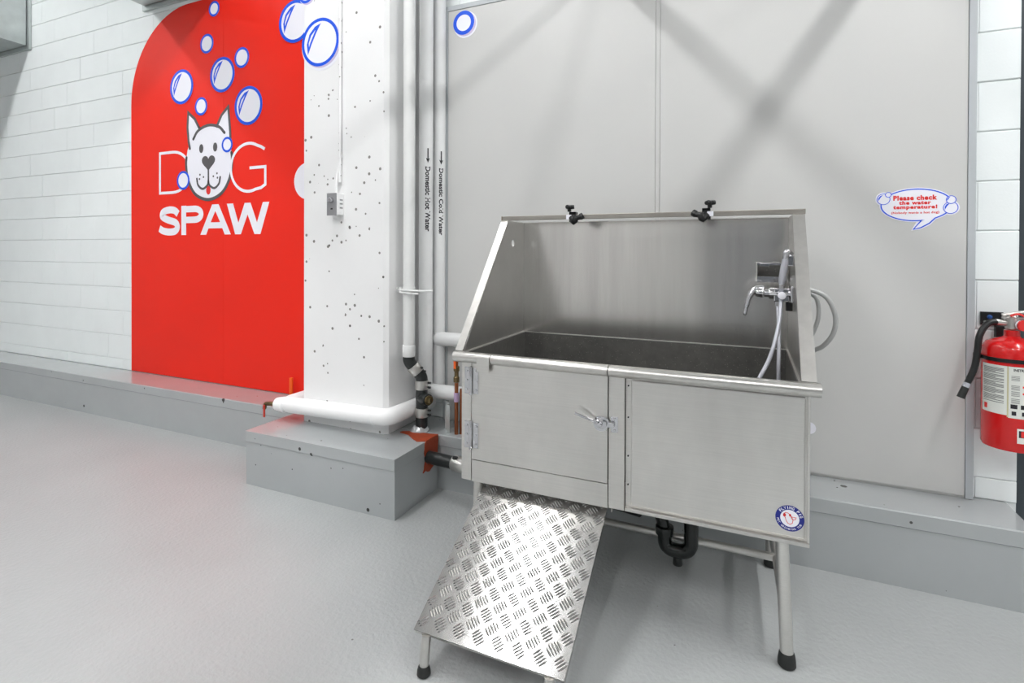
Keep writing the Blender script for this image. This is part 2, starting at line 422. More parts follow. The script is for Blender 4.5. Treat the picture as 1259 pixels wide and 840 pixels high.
# ------------------------------------------------------------------ ducts
def duct(x0, x1, z0, z1, label):
    t = thing('air_duct', label, 'duct', ((x0+x1)/2, -1.5, z0), group='galvanised ducts')
    bm = NB(); n = 7; ys = [-0.03 - i*2.9/n for i in range(n+1)]
    rings = []
    for i, y in enumerate(ys):
        d = 0.010 if i % 2 else 0.0
        rings.append([bm.verts.new(p) for p in ((x0+d, y, z0+d), ((x0+x1)/2, y, z0+0.004-d*0.8), (x1-d, y, z0+d), (x1-d*0.5, y, (z0+z1)/2), (x1-d, y, z1-d), (x0+d, y, z1-d))])
    for A, B in zip(rings, rings[1:]):
        for k in range(6): bm.faces.new((A[k], A[(k+1) % 6], B[(k+1) % 6], B[k]))
    bm.faces.new(rings[0]); bm.faces.new(rings[-1])
    mk('duct_body', bm, 'galv', t)
    f = 0.035; bm = NB()
    flat(bm, [[(x0-f, z0-f), (x1+f, z0-f), (x1+f, z1+f), (x0-f, z1+f)], [(x0+0.005, z0+0.005), (x0+0.005, z1-0.005), (x1-0.005, z1-0.005), (x1-0.005, z0+0.005)]], (0, -0.003, 0), XA, ZA, 0.02, NY)
    mk('wall_flange', bm, 'galv', t)
    return t
duct(-7.35, -6.26, 3.25, 3.85, 'galvanised air duct at the far upper left corner')
duct(-4.50, -3.55, 3.30, 3.80, 'galvanised air duct above the red sign')

# ------------------------------------------------------------------ stickers and the sign
def bubble(parent, cx, cz, r, y, hl=True, name='bubble', base='vwhite', shadow=False, label=None, cat=None, ring=0.13):
    """printed soap bubble: white disc, blue rim, blue glint"""
    loops = [ell(cx, cz, r)]
    if parent is None:
        b = NB(); flat(b, [ell(cx+0.012, cz-0.012, r*1.10)] if shadow else loops, (0, y, 0), XA, ZA, 0.0006, NY)
        o = mk(name, b, base, None, label=label, cat=cat)
    else:
        o = mk(name, flat(NB(), loops, (0, y, 0), XA, ZA, 0.0006, NY), base, parent)
    yy = y-0.0007
    if shadow:
        mk('printed_shade', flat(NB(), [ell(cx+0.010, cz-0.010, r*1.0)], (0, yy, 0), XA, ZA, 0.0005, NY), 'vlilac', o); yy -= 0.0006
        mk('white_centre', flat(NB(), [ell(cx, cz, r)], (0, yy, 0), XA, ZA, 0.0005, NY), 'vwhite', o); yy -= 0.0006
    if ring:
        mk('blue_rim', flat(NB(), [ell(cx, cz, r), ell(cx, cz, r-(0.012+0.07*r)*ring/0.13)[::-1]], (0, yy, 0), XA, ZA, 0.0005, NY), 'vblue', o)
    if hl:
        pts = [(-0.66, -0.45), (-0.72, 0.0), (-0.58, 0.40), (-0.28, 0.68), (0.04, 0.78), (-0.22, 0.40), (-0.45, 0.0)]
        inn = [(-0.61, -0.14), (-0.62, 0.04), (-0.49, 0.34), (-0.24, 0.56), (-0.35, 0.36), (-0.53, 0.05)]
        mk('glint', flat(NB(), [[(cx+p[0]*r, cz+p[1]*r) for p in pts], [(cx+p[0]*r, cz+p[1]*r) for p in inn][::-1]], (0, yy, 0), XA, ZA, 0.0005, NY), 'vblue', o)
    return o

SY = -0.0045
sign = thing('wall_sign', 'tall red wall sign with rounded corner, dog face and white lettering', 'sign', (-3.7, SY, 0.305))
sx0, sx1, ssm, sz0, sz1, sr = -4.71, -2.62, -3.601, 0.305, 3.235, 0.72
arc = ell(sx0+sr, sz1-sr, sr, n=28, a0=PI, a1=PI/2)
arcp = [(x, z) for x, z in arc]
mk('sign_sheet', flat(NB(), [[(sx0, sz0)] + arcp + [(ssm-0.001, sz1), (ssm-0.001, sz0)]], (0, -0.0025, 0), XA, ZA, 0.002, NY), 'sign', sign)
mk('sign_sheet', flat(NB(), [[(ssm+0.001, sz0), (ssm+0.001, sz1), (sx1, sz1), (sx1, sz0)]], (0, -0.0025, 0), XA, ZA, 0.0024, NY), 'sign', sign)
P1Y = -0.0052
def sstroke(name, pts, w, m, parent, y, closed=False, cap=False):
    return mk(name, stroke(NB(), pts, w, (0, y, 0), XA, ZA, 0.0006, NY, closed, cap), m, parent)
def sflat(name, loops, m, parent, y):
    return mk(name, flat(NB(), loops, (0, y, 0), XA, ZA, 0.0006, NY), m, parent)
# thin letters D and G
dx, db, dt = -4.338, 1.772, 2.092
sstroke('letter', [(dx, db), (dx, dt), (dx+0.15, dt)] + ell(dx+0.16, (db+dt)/2, 0.20, 0.16, 20, PI/2, -PI/2) + [(dx+0.15, db)], 0.022, 'vwhite', sign, P1Y, closed=True)
# dog face (behind the G)
face = []
dcx = -3.765
for (x, z) in [(-4.005, 2.09), (-4.02, 1.98), (-3.99, 1.85), (-3.91, 1.745), (-3.765, 1.70), (-3.62, 1.745), (-3.535, 1.85), (-3.508, 1.98), (-3.525, 2.10)]: face.append((x, 0, z))
lower = [(p.x, p.z) for p in smooth(face, 6)]
outline = lower + [(-3.535, 2.22), (-3.548, 2.375), (-3.62, 2.33), (-3.675, 2.245), (-3.765, 2.262), (-3.862, 2.25), (-3.91, 2.32), (-3.992, 2.38), (-4.0, 2.25), (-3.985, 2.13)]
dog = sflat('dog_face', [outline], 'vwhite', sign, P1Y-0.0008)
dy = P1Y-0.0016
sstroke('outline', lower[3:-3], 0.024, 'vgrey', dog, dy, cap=True)
for pts in ([(-3.975, 2.105), (-3.99, 2.16), (-4.003, 2.27), (-3.994, 2.385), (-3.92, 2.33), (-3.868, 2.255)],
            [(-3.523, 2.10), (-3.528, 2.20), (-3.548, 2.385), (-3.62, 2.33), (-3.672, 2.25)]):
    sstroke('ear', pts, 0.022, 'vgrey', dog, dy-0.0002, cap=True)
sstroke('brow', [(p.x, p.z) for p in smooth([(-3.935, 0, 2.175), (-3.88, 0, 2.235), (-3.765, 0, 2.267), (-3.65, 0, 2.245), (-3.588, 0, 2.195)], 6)], 0.022, 'vgrey', dog, dy-0.0004, cap=True)
for ex in (-3.845, -3.69): sflat('eye', [ell(ex, 2.095, 0.023, 0.034)], 'vgrey', dog, dy)
heart = []
for i in range(40):
    a = 2*PI*i/40; heart.append((-3.765+0.0046*16*math.sin(a)**3, 1.985+0.0042*(13*math.cos(a)-5*math.cos(2*a)-2*math.cos(3*a)-math.cos(4*a))))
sflat('nose', [heart], 'vgrey', dog, dy)
sstroke('muzzle_line', [(-3.765, 1.93), (-3.765, 1.84)], 0.016, 'vgrey', dog, dy)
for s in (-1, 1):
    sstroke('mouth', [(p.x, p.z) for p in smooth([(-3.765, 0, 1.845), (-3.765+s*0.012, 0, 1.81), (-3.765+s*0.065, 0, 1.785), (-3.765+s*0.115, 0, 1.815), (-3.765+s*0.13, 0, 1.865)], 6)], 0.017, 'vgrey', dog, dy-0.0003, cap=True)
    for wx, wz in ((0.055, 1.875), (0.095, 1.895), (0.10, 1.862)): sflat('whisker_dot', [ell(-3.765+s*wx, wz, 0.008, n=12)], 'vgrey', dog, dy)
sflat('tongue', [ell(-3.765, 1.772, 0.024, 0.034)], 'vred', dog, dy+0.0001)
gc = (-3.335, 1.92); g = ell(gc[0], gc[1], 0.185, 0.175, 34, math.radians(62), math.radians(292))
g = [(gc[0]+0.162, 2.042), (gc[0]+0.125, 2.062)] + g + [(gc[0]+0.125, 1.766), (gc[0]+0.168, 1.788), (gc[0]+0.168, 1.915), (gc[0]+0.01, 1.915)]
sstroke('letter', g, 0.022, 'vwhite', sign, dy-0.0008)
# heavy letters S P A W
b0, b1, w = 1.432, 1.662, 0.056
S = smooth([(-4.118, 0, 1.600), (-4.16, 0, 1.628), (-4.228, 0, 1.634), (-4.298, 0, 1.618), (-4.308, 0, 1.582), (-4.24, 0, 1.555), (-4.15, 0, 1.532), (-4.125, 0, 1.496), (-4.155, 0, 1.464), (-4.23, 0, 1.458), (-4.30, 0, 1.468), (-4.345, 0, 1.488)], 6)
sstroke('letter', [(p.x, p.z) for p in S], w, 'vwhite', sign, P1Y)
px = -4.05
bm = NB(); flat(bm, [[(px-w/2, b0), (px-w/2, b1), (px+w/2, b1), (px+w/2, b0)]], (0, P1Y, 0), XA, ZA, 0.0006, NY)
stroke(bm, [(px+0.027, b1-w/2), (px+0.12, b1-w/2)] + ell(px+0.13, 1.592, 0.072, 0.042, 14, PI/2, -PI/2) + [(px+0.12, 1.550), (px+0.027, 1.550)], w*0.9, (0, P1Y, 0), XA, ZA, 0.0006, NY)
mk('letter', bm, 'vwhite', sign)
ax = -3.69
bm = NB(); flat(bm, [[(ax-0.168, b0), (ax-0.035, b1), (ax+0.035, b1), (ax+0.168, b0), (ax+0.102, b0), (ax+0.076, b0+0.048), (ax-0.076, b0+0.048), (ax-0.102, b0)],
                     [(ax-0.052, b0+0.094), (ax+0.052, b0+0.094), (ax, b1-0.05)]], (0, P1Y, 0), XA, ZA, 0.0006, NY)
mk('letter', bm, 'vwhite', sign)
wx0, wx1 = -3.565, -3.130; wc = (wx0+wx1)/2
wpts = [(wx0, b1), (wx0+0.066, b1), (wx0+0.122, b0+0.085), (wc-0.030, b1), (wc+0.030, b1), (wx1-0.122, b0+0.085), (wx1-0.064, b1), (wx1, b1), (wx1-0.088, b0), (wx1-0.148, b0), (wc, b1-0.085), (wx0+0.148, b0), (wx0+0.088, b0)]
sflat('letter', [wpts], 'vwhite', sign, P1Y)
for (bx, bz, br, hl) in [(-3.698, 3.14, 0.058, 0), (-3.779, 2.889, 0.074, 0), (-3.403, 2.729, 0.076, 0), (-3.61, 2.631, 0.132, 1), (-4.07, 2.596, 0.136, 1),
                         (-3.844, 2.419, 0.07, 0), (-3.336, 2.37, 0.142, 1), (-3.557, 2.103, 0.058, 0), (-4.051, 1.861, 0.074, 0), (-2.885, 2.905, 0.148, 1)]:
    bubble(sign, bx, bz, br, -0.0088, bool(hl))
mk('bubble', flat(NB(), [ell(-2.765, 1.793, 0.128)], (0, P1Y, 0), XA, ZA, 0.0006, NY), 'vwhite', sign)
bubble(None, -2.284, 2.527, 0.140, -0.4008, True, 'bubble_sticker', 'vwhite', True, 'large soap bubble sticker with blue rim high on the white pillar', 'sticker', ring=0.11)
bubble(None, -2.392, 2.830, 0.058, -0.4008, False, 'bubble_sticker', 'vwhite', True, 'small soap bubble sticker cut by the top edge, on the pillar', 'sticker')
bubble(None, -1.537, 2.655, 0.070, PY-0.0008, False, 'bubble_sticker', 'vwhite', True, 'soap bubble sticker in the top left corner of the grey panel', 'sticker', ring=0.17)
bubble(None, 0.254, 0.515, 0.027, PY-0.0008, False, 'bubble_sticker', 'vwhite', False, 'small bubble sticker low on the grey panel, half hidden behind the tub', 'sticker', ring=0.0)

# speech bubble sticker
ux, uz = 0.00029, 0.000355; scx, scz = 0.642, 1.5145; YS = PY-0.0008
def sp(x, y): return (scx+(x-640)*ux, scz-(y-308)*uz)
def speech(gx):
    pts = []
    a_t0, a_t1 = math.radians(-78), math.radians(-52)
    e = ell(0, 0, 425+gx, 188+gx*0.82, 60, a_t1, a_t0+2*PI)
    pts = [sp(640+x, 308-z) for x, z in e]
    gap = gx*0.9
    pts += [sp(708-gap*0.3, 492+gap*0.6), sp(612-gap*1.4, 598+gap*0.9), sp(700, 580+gap), sp(800+gap*0.4, 530+gap), sp(868+gap*0.5, 468+gap*0.8)]
    return pts
sb = mk('speech_bubble_sticker', flat(NB(), [speech(22)] , (0, YS, 0), XA, ZA, 0.0005, NY), 'vwhite', label='white speech bubble sticker with red lettering on the grey panel', cat='sticker')
mk('blue_rim', stroke(NB(), speech(0), 0.0046, (0, YS-0.0006, 0), XA, ZA, 0.0004, NY, closed=True), 'vblue', sb)
for k, (x, y, r) in enumerate([(245, 230, 84), (303, 178, 40), (1045, 350, 88), (1048, 258, 60)]):
    c = sp(x, y); yy = YS-0.0012-0.0012*(k % 2)
    d = mk('bubble', flat(NB(), [ell(c[0], c[1], (r+18)*ux, (r*0.82+15)*uz)], (0, yy+0.0012, 0), XA, ZA, 0.0004, NY), 'vwhite', sb) if k in (0, 2) else None
    d = mk('bubble', flat(NB(), [ell(c[0], c[1], r*ux, r*0.82*uz)], (0, yy, 0), XA, ZA, 0.0004, NY), 'vwhite', sb)
    mk('blue_rim', flat(NB(), [ell(c[0], c[1], r*ux, r*0.82*uz), ell(c[0], c[1], (r-9)*ux, (r-9)*0.82*uz)[::-1]], (0, yy-0.0005, 0), XA, ZA, 0.0003, NY), 'vblue', d)
    if r > 50: mk('glint', flat(NB(), [[(c[0]+a*r*ux, c[1]+b*r*0.82*uz) for a, b in ((-0.75, -0.3), (-0.78, 0.15), (-0.55, 0.55), (-0.1, 0.78), (-0.5, 0.2))]], (0, yy-0.0005, 0), XA, ZA, 0.0003, NY), 'vblue', d)
fn = lambda u, v: Vector((u, YS-0.0011, v))
for body, xa, xb, ya, yb in (('Please check', 365, 890, 252, 192), ('the water', 436, 820, 304, 258), ('temperature!', 365, 892, 368, 308), ('(Nobody wants a hot dog)', 343, 914, 420, 384)):
    bm = NB(); A = sp(xa, ya); B = sp(xb, yb)
    text_fit(bm, body, A[0], B[0], A[1], B[1], fn, bold=0.05 if ya < 400 else 0.03, spacing=1.12)
    mk('lettering', bm, 'vred', sb)

# ------------------------------------------------------------------ pipes
def pipe_text(parent, cx, cy, r, z0, body, phi0, h, length, arrow):
    """arrow and words running down a round pipe"""
    f = lambda u, v: Vector((cx+(r+0.0012)*math.cos(phi0+v/r), cy+(r+0.0012)*math.sin(phi0+v/r), z0-u))
    bm = NB(); text_fit(bm, body, arrow+0.02, arrow+0.02+length, -h/2, h/2, f, bold=0.03)
    mk('pipe_lettering', bm, 'ink', parent)
    bm = NB(); a = arrow
    for poly in ([(0, -0.0035), (a-0.02, -0.0035), (a-0.02, 0.0035), (0, 0.0035)], [(a-0.03, -0.012), (a, 0), (a-0.03, 0.012), (a-0.022, 0)]):
        bm.faces.new([bm.verts.new(f(u, v)) for u, v in poly])
    mk('flow_arrow', bm, 'ink', parent)

def clamp_ring(bm, c, d, r, h):
    c = Vector(c); d = Vector(d).normalized()
    cyl(bm, c-d*h/2, c+d*h/2, r, seg=24, bev=0.002); return bm

# drain stack
D1 = (-1.733, -0.30)
t = thing('drain_stack', 'white drain pipe beside the pillar with black elbows and steel clamps', 'pipe', (-1.69, -0.26, CT))
mk('white_pipe', cyl(NB(), (D1[0], D1[1], 0.735), (D1[0], D1[1], CEIL-0.002), 0.0325, seg=24), 'pvc', t, True)
mk('pipe_collar', cyl(NB(), (D1[0], D1[1], 0.722), (D1[0], D1[1], 0.785), 0.036, seg=24, bev=0.003), 'pvc', t, True)
base = (-1.676, -0.255)
path = fillet([(D1[0], D1[1], 0.735), (D1[0], D1[1], 0.695), (base[0], base[1], 0.605), (base[0], base[1], CT+0.001)], 0.05)
mk('black_pipe', tube(NB(), path, 0.033, 22), 'abs', t, True)
dv = Vector((base[0]-D1[0], base[1]-D1[1], -0.09)).normalized()
pm = Vector(((D1[0]+base[0])/2, (D1[1]+base[1])/2, 0.650))
for c, d in ((pm, dv), (Vector((*base, 0.560)), Vector((0, 0, 1))), (Vector((*base, 0.405)), Vector((0, 0, 1)))):
    k = mk('hose_clamp', clamp_ring(NB(), c, d, 0.038, 0.050), 'steel_edge', t, True)
    u = Vector((0.85, 0.1, 0)).normalized()
    for q in (-0.013, 0.013): mk('clamp_screw', cyl(NB(), c+d*q+u*0.034, c+d*q+u*0.055, 0.006, seg=8), 'black', k)
mk('branch_socket', cyl(NB(), (base[0], base[1], 0.485), (base[0]+0.062, base[1]-0.03, 0.487), 0.033, seg=22, bev=0.004), 'abs', t, True)
pl = mk('cleanout_plug', cyl(NB(), (base[0]+0.062, base[1]-0.03, 0.487), (base[0]+0.072, base[1]-0.035, 0.487), 0.026, seg=20, bev=0.003), 'brass', t, True)
mk('plug_bar', box(NB(), base[0]+0.066, base[0]+0.082, base[1]-0.043, base[1]-0.034, 0.475, 0.499), 'brass', pl)
# grout collar where it meets the plinth
bm = NB(); lathe(bm, [(0.06, 0.0), (0.052, 0.012), (0.036, 0.03), (0.03, 0.03)], (base[0]-0.012, base[1], CT+0.0005), seg=18)
for v in bm.verts: v.co.x += random.uniform(-0.006, 0.006); v.co.y += random.uniform(-0.006, 0.006)
mk('grout_collar', bm, 'curb', t)
# bracket holding the stack to the pillar
bm = NB(); zc = 1.095
cyl(bm, (-1.809, -0.30, zc), (-1.775, -0.30, zc), 0.006, seg=8); cyl(bm, (-1.8095, -0.30, zc), (-1.803, -0.30, zc), 0.015, seg=12)
box(bm, -1.782, -1.770, -0.325, -0.275, zc-0.016, zc+0.016)
lathe(bm, [(0.034, -0.011), (0.0375, -0.011), (0.0375, 0.011), (0.034, 0.011)], (D1[0], D1[1], zc), seg=24)
tube(bm, [(-1.765, -0.338, zc), (-1.715, -0.342, zc), (-1.655, -0.30, zc-0.004), (-1.60, -0.262, zc-0.004)], 0.0055, 8)
tube(bm, [(-1.765, -0.340, zc-0.012), (-1.70, -0.342, zc-0.016), (-1.66, -0.315, zc-0.02)], 0.005, 8)
mk('pipe_bracket', bm, 'pvc', t)

# hot and cold water pipes
H2, H3 = (-1.719, -0.150), (-1.682, -0.062)
t = thing('hot_water_pipe', 'white insulated pipe lettered for hot water, next to the drain pipe', 'pipe', (H2[0], H2[1], 0.45))
path = fillet([(H2[0], H2[1], CEIL-0.002), (H2[0], H2[1], 0.500), (-1.10, H2[1], 0.508)], 0.06)
mk('insulated_pipe', tube(NB(), path, 0.0405, 24), 'wrap', t, True)
for z in (2.30, 0.87): mk('jacket_seam', cyl(NB(), (*H2, z), (*H2, z+0.012), 0.0418, seg=24), 'wrap', t, True)
pipe_text(t, H2[0], H2[1], 0.0405, 1.905, 'Domestic Hot Water', math.radians(-42), 0.030, 0.375, 0.085)
t = thing('cold_water_pipe', 'white insulated pipe lettered for cold water, against the grey panel', 'pipe', (H3[0], H3[1], 0.52))
mk('insulated_pipe', cyl(NB(), (*H3, 0.465), (*H3, CEIL-0.002), 0.0365, seg=24), 'wrap', t, True)
mk('branch_pipe', tube(NB(), fillet([(H3[0]+0.01, H3[1]-0.02, 0.794), (-1.05, H3[1]-0.02, 0.800)], 0.02), 0.0405, 22), 'wrap', t, True)
bm = NB(); bmesh.ops.create_uvsphere(bm, u_segments=20, v_segments=12, radius=0.0405, matrix=Matrix.Translation((H3[0]+0.012, H3[1]-0.02, 0.794)))
mk('elbow_cap', bm, 'wrap', t, True)
for z in (2.29,): mk('jacket_seam', cyl(NB(), (*H3, z), (*H3, z+0.012), 0.0378, seg=24), 'wrap', t, True)
pipe_text(t, H3[0], H3[1], 0.0365, 1.900, 'Domestic Cold Water', math.radians(-42), 0.026, 0.395, 0.080)
# large insulated pipe round the pillar
BR, BZ = 0.0455, 0.410
t = thing('wrapped_pipe', 'thick white wrapped pipe running around the foot of the pillar', 'pipe', (-2.1, -0.45, BZ-BR))
path = fillet([(-2.505, -0.012, BZ-0.012), (-2.505, -0.450, BZ-0.010), (-1.763, -0.450, BZ+0.006), (-1.763, -0.035, BZ-0.004)], 0.06, 9)
mk('pipe_wrap', tube(NB(), path, BR, 26), 'bigwrap', t, True)
mk('wrap_seam', cyl(NB(), (-1.85, -0.450, BZ+0.004), (-1.844, -0.450, BZ+0.004), BR+0.0014, seg=26), 'bigwrap', t, True)
mk('end_collar', cyl(NB(), (-2.500, -0.450, BZ-0.012), (-2.568, -0.455, BZ-0.014), 0.047, 0.038, seg=22, bev=0.006), 'bigwrap', t, True)
v = mk('drain_valve', cyl(NB(), (-2.565, -0.455, BZ-0.015), (-2.635, -0.463, BZ-0.018), 0.013, seg=14, bev=0.002), 'brass', t, True)
mk('valve_spout', tube(NB(), fillet([(-2.625, -0.462, BZ-0.017), (-2.650, -0.466, BZ-0.020), (-2.656, -0.468, BZ-0.050)], 0.012), 0.0115, 12), 'brass', v, True)
mk('valve_lever', box(NB(), -2.646, -2.632, -0.488, -0.481, BZ-0.095, BZ-0.022, 0.003), 'redlever', v, label='red valve lever')
# orange stub pipe by the sign
t = mk('orange_pipe_stub', cyl(NB(), (-2.892, -0.032, CT+0.0005), (-2.892, -0.032, 0.43), 0.013, seg=12, bev=0.004), 'orange', None, True, label='short orange pipe stub standing at the lower right of the red sign', cat='pipe')
# rust coloured sealant wrapping the plinth corner
def ragged(pts, n=4, j=0.005):
    out = []
    for a, b in zip(pts, pts[1:]+pts[:1]):
        for k in range(n): q = k/n; out.append((a[0]+(b[0]-a[0])*q+random.uniform(-j, j), a[1]+(b[1]-a[1])*q+random.uniform(-j, j)))
    return out
t = thing('fire_sealant', 'ragged rust orange sealant patch over the corner of the plinth', 'sealant', (-1.6, -0.35, CT-0.12))
top = [(-1.556, -0.276), (-1.556, -0.395), (-1.60, -0.415), (-1.655, -0.39), (-1.70, -0.35), (-1.765, -0.335), (-1.765, -0.315), (-1.72, -0.30), (-1.60, -0.285)]
mk('patch_top', flat(NB(), [[top[0], top[1]] + [(x+random.uniform(-.006, .006), y+random.uniform(-.006, .006)) for x, y in top[2:]]], (0, 0, CT+0.0005), (1, 0, 0), (0, 1, 0), 0.004, (0, 0, 1)), 'rust', t)
side = ragged([(-0.276, CT+0.004), (-0.278, 0.22), (-0.30, 0.16), (-0.36, 0.135), (-0.425, 0.145), (-0.40, 0.20), (-0.41, 0.25), (-0.395, CT+0.004)], 3, 0.006)
mk('patch_side', flat(NB(), [[(min(a, -0.2755), min(b, CT+0.004)) for a, b in side]], (-1.5588, 0, 0), (0, 1, 0), (0, 0, 1), 0.0045, (1, 0, 0)), 'rust', t)
t = thing('waste_pipe', 'black waste pipe from the plinth to the tub with a steel clamp', 'pipe', (-1.45, -0.40, 0.18))
mk('black_pipe', cyl(NB(), (-1.5535, -0.375, 0.212), (-1.36, -0.405, 0.218), 0.033, seg=22), 'abs', t, True)
mk('rubber_coupling', cyl(NB(), (-1.385, -0.401, 0.217), (-1.30, -0.414, 0.220), 0.039, seg=22, bev=0.003), 'steel_edge', t, True)
mk('clamp_screw', cyl(NB(), (-1.375, -0.425, 0.256), (-1.35, -0.425, 0.256), 0.008, seg=10), 'black', t)
mk('outlet_pipe', tube(NB(), fillet([(-1.30, -0.414, 0.22), (-1.05, -0.445, 0.243), (-0.62, -0.52, 0.247), (-0.40, -0.585, 0.254)], 0.08), 0.03, 18), 'abs', t, True)
# copper pipes and struts behind the tub corner
t = thing('copper_pipe', 'copper riser with orange lever valve behind the tub corner', 'pipe', (-1.475, -0.2, CT))
mk('riser', cyl(NB(), (-1.470, -0.224, CT+0.0005), (-1.470, -0.224, 0.60), 0.011, seg=12), 'copper', t, True)
mk('riser', cyl(NB(), (-1.446, -0.208, CT+0.0005), (-1.446, -0.208, 0.55), 0.011, seg=12), 'copper', t, True)
mk('valve_body', lathe(NB(), [(0.010, 0), (0.017, 0.004), (0.017, 0.03), (0.012, 0.036), (0.012, 0.06), (0.017, 0.066), (0.017, 0.09), (0.010, 0.094)], (-1.470, -0.224, 0.585), seg=12), 'brass', t, True)
mk('valve_handle', box(NB(), -1.478, -1.464, -0.245, -0.239, 0.665, 0.755, 0.002), 'orange', t)
mk('pipe_tag', cyl(NB(), (-1.470, -0.224, 0.48), (-1.470, -0.224, 0.53), 0.0145, seg=12), 'purple', t, True)
mk('riser', cyl(NB(), (-1.470, -0.224, 0.679), (-1.470, -0.224, 0.72), 0.009, seg=12), 'copper', t, True)
bm = NB(); box(bm, -1.575, -1.570, -0.17, -0.13, CT+0.0005, 0.455); box(bm, -1.57, -1.55, -0.17, -0.166, CT+0.0005, 0.455)
mk('strut_post', bm, 'galv', label='short grey steel strut post on the curb under the hot water pipe', cat='post')
bm = NB(); box(bm, -1.535, -1.530, -0.225, -0.194, CT+0.0005, 0.455); box(bm, -1.53, -1.512, -0.225, -0.221, CT+0.0005, 0.455)
mk('strut_post', bm, 'galv', label='grey steel strut post on the curb just left of the copper pipe', cat='post')

# thermostat box and conduit on the pillar
t = thing('switch_box', 'small white switch box with grey plate and knob on the pillar', 'switch', (-2.145, -0.40, 1.512))
mk('box_body', box(NB(), -2.180, -2.108, -0.449, -0.4005, 1.515, 1.636, 0.003), 'concrete', t)
mk('face_plate', box(NB(), -2.186, -2.117, -0.453, -0.4492, 1.512, 1.638, 0.001), 'boxgrey', t)
mk('knob', cyl(NB(), (-2.150, -0.4532, 1.597), (-2.150, -0.476, 1.597), 0.017, 0.014, seg=18, bev=0.002), 'chrome', t, True)
mk('slot', box(NB(), -2.157, -2.143, -0.4542, -0.4531, 1.545, 1.553), 'black', t)
for z in (1.555, 1.578, 1.60): mk('knockout', box(NB(), -2.1085, -2.1065, -0.435, -0.412, z-0.004, z+0.004), 'boxgrey', t)
t = thing('conduit', 'thin white conduit running up the pillar from the switch box', 'conduit', (-2.13, -0.41, 1.636))
mk('conduit_tube', tube(NB(), smooth([(-2.146, -0.425, 1.637), (-2.146, -0.424, 1.69), (-2.138, -0.415, 1.78), (-2.130, -0.411, 1.84), (-2.128, -0.411, 1.95), (-2.128, -0.411, CEIL-0.002)], 6), 0.0085, 12), 'concrete', t, True)
for z in (1.85, 2.64):
    s = mk('conduit_strap', box(NB(), -2.152, -2.116, -0.4035, -0.4005, z-0.008, z+0.008), 'concrete', t)
    mk('strap_loop', lathe(NB(), [(0.0088, -0.008), (0.0105, -0.008), (0.0105, 0.008), (0.0088, 0.008)], (-2.128, -0.4113, z), seg=14), 'concrete', s)

# ------------------------------------------------------------------ dog washing tub
XL, XR, YB, YF = -1.040, 0.150, -0.300, -0.952
RZ = 0.893                                       # rim axis height
TZ, BZT = 1.455, 0.415                           # top of splash panels, underside of the body
tub = thing('dog_wash_tub', 'stainless steel dog washing tub on legs with high splash panels', 'tub', (-0.43, -0.62, 0))
# splash panels
hole = (-0.435, 1.352)
for s, x in ((-1, XL), (1, XR)):
    pr = [(YB, 0.905), (YB, TZ), (-0.490, TZ), (-0.925, 0.905)]
    hl = ell(hole[0], hole[1], 0.017, n=20)[::-1]
    sp_ = mk('side_panel', flat(NB(), [pr, hl], (x, 0, 0), (0, 1, 0), (0, 0, 1), 0.003, (s, 0, 0)), 'steel_side', tub)
    # outward flange along the sloping and top edges
    fl = 0.034 if s < 0 else 0.042
    bm = NB(); xa, xb = (x, x+s*fl)
    prof = [(YB, TZ), (-0.488, TZ), (-0.497, TZ-0.006), (-0.930, 0.912)]
    up_ = [(YB, TZ+0.003), (-0.4895, TZ+0.003), (-0.5005, TZ-0.0045), (-0.9335, 0.9145)]
    poly = prof + up_[::-1]
    A = [bm.verts.new((xa, y, z)) for y, z in poly]; B = [bm.verts.new((xb, y, z)) for y, z in poly]
    n = len(poly)
    for i in range(n): bm.faces.new((A[i], A[(i+1) % n], B[(i+1) % n], B[i]))
    for Q in (A, B):
        for i in range(3): bm.faces.new((Q[i], Q[i+1], Q[n-2-i], Q[n-1-i]))
    # downturned lip
    lip = [(y, z) for y, z in prof] + [(y-0.004, z-0.016) for y, z in prof[::-1]]
    A = [bm.verts.new((xb, y, z)) for y, z in lip]; B = [bm.verts.new((xb-s*0.002, y, z)) for y, z in lip]; n = len(lip)
    for i in range(n): bm.faces.new((A[i], A[(i+1) % n], B[(i+1) % n], B[i]))
    for Q in (A, B):
        for i in range(3): bm.faces.new((Q[i], Q[i+1], Q[n-2-i], Q[n-1-i]))
    mk('flange', bm, 'steel_edge', sp_)
bp = mk('back_panel', box(NB(), XL-0.003, XR+0.003, YB, YB+0.003, 0.905, TZ), 'steel_v', tub)
mk('flange', box(NB(), XL-0.003, XR+0.003, YB-0.001, YB+0.022, TZ, TZ+0.003), 'steel_edge', bp)
rail = mk('top_rail', box(NB(), XL-0.036, XR+0.046, -0.484, -0.462, TZ+0.0035, TZ+0.024, 0.002), 'railsteel', tub)
mk('rail_end_cap', box(NB(), XL-0.040, XL-0.0362, -0.483, -0.463, TZ+0.004, TZ+0.0235), 'brass', rail)
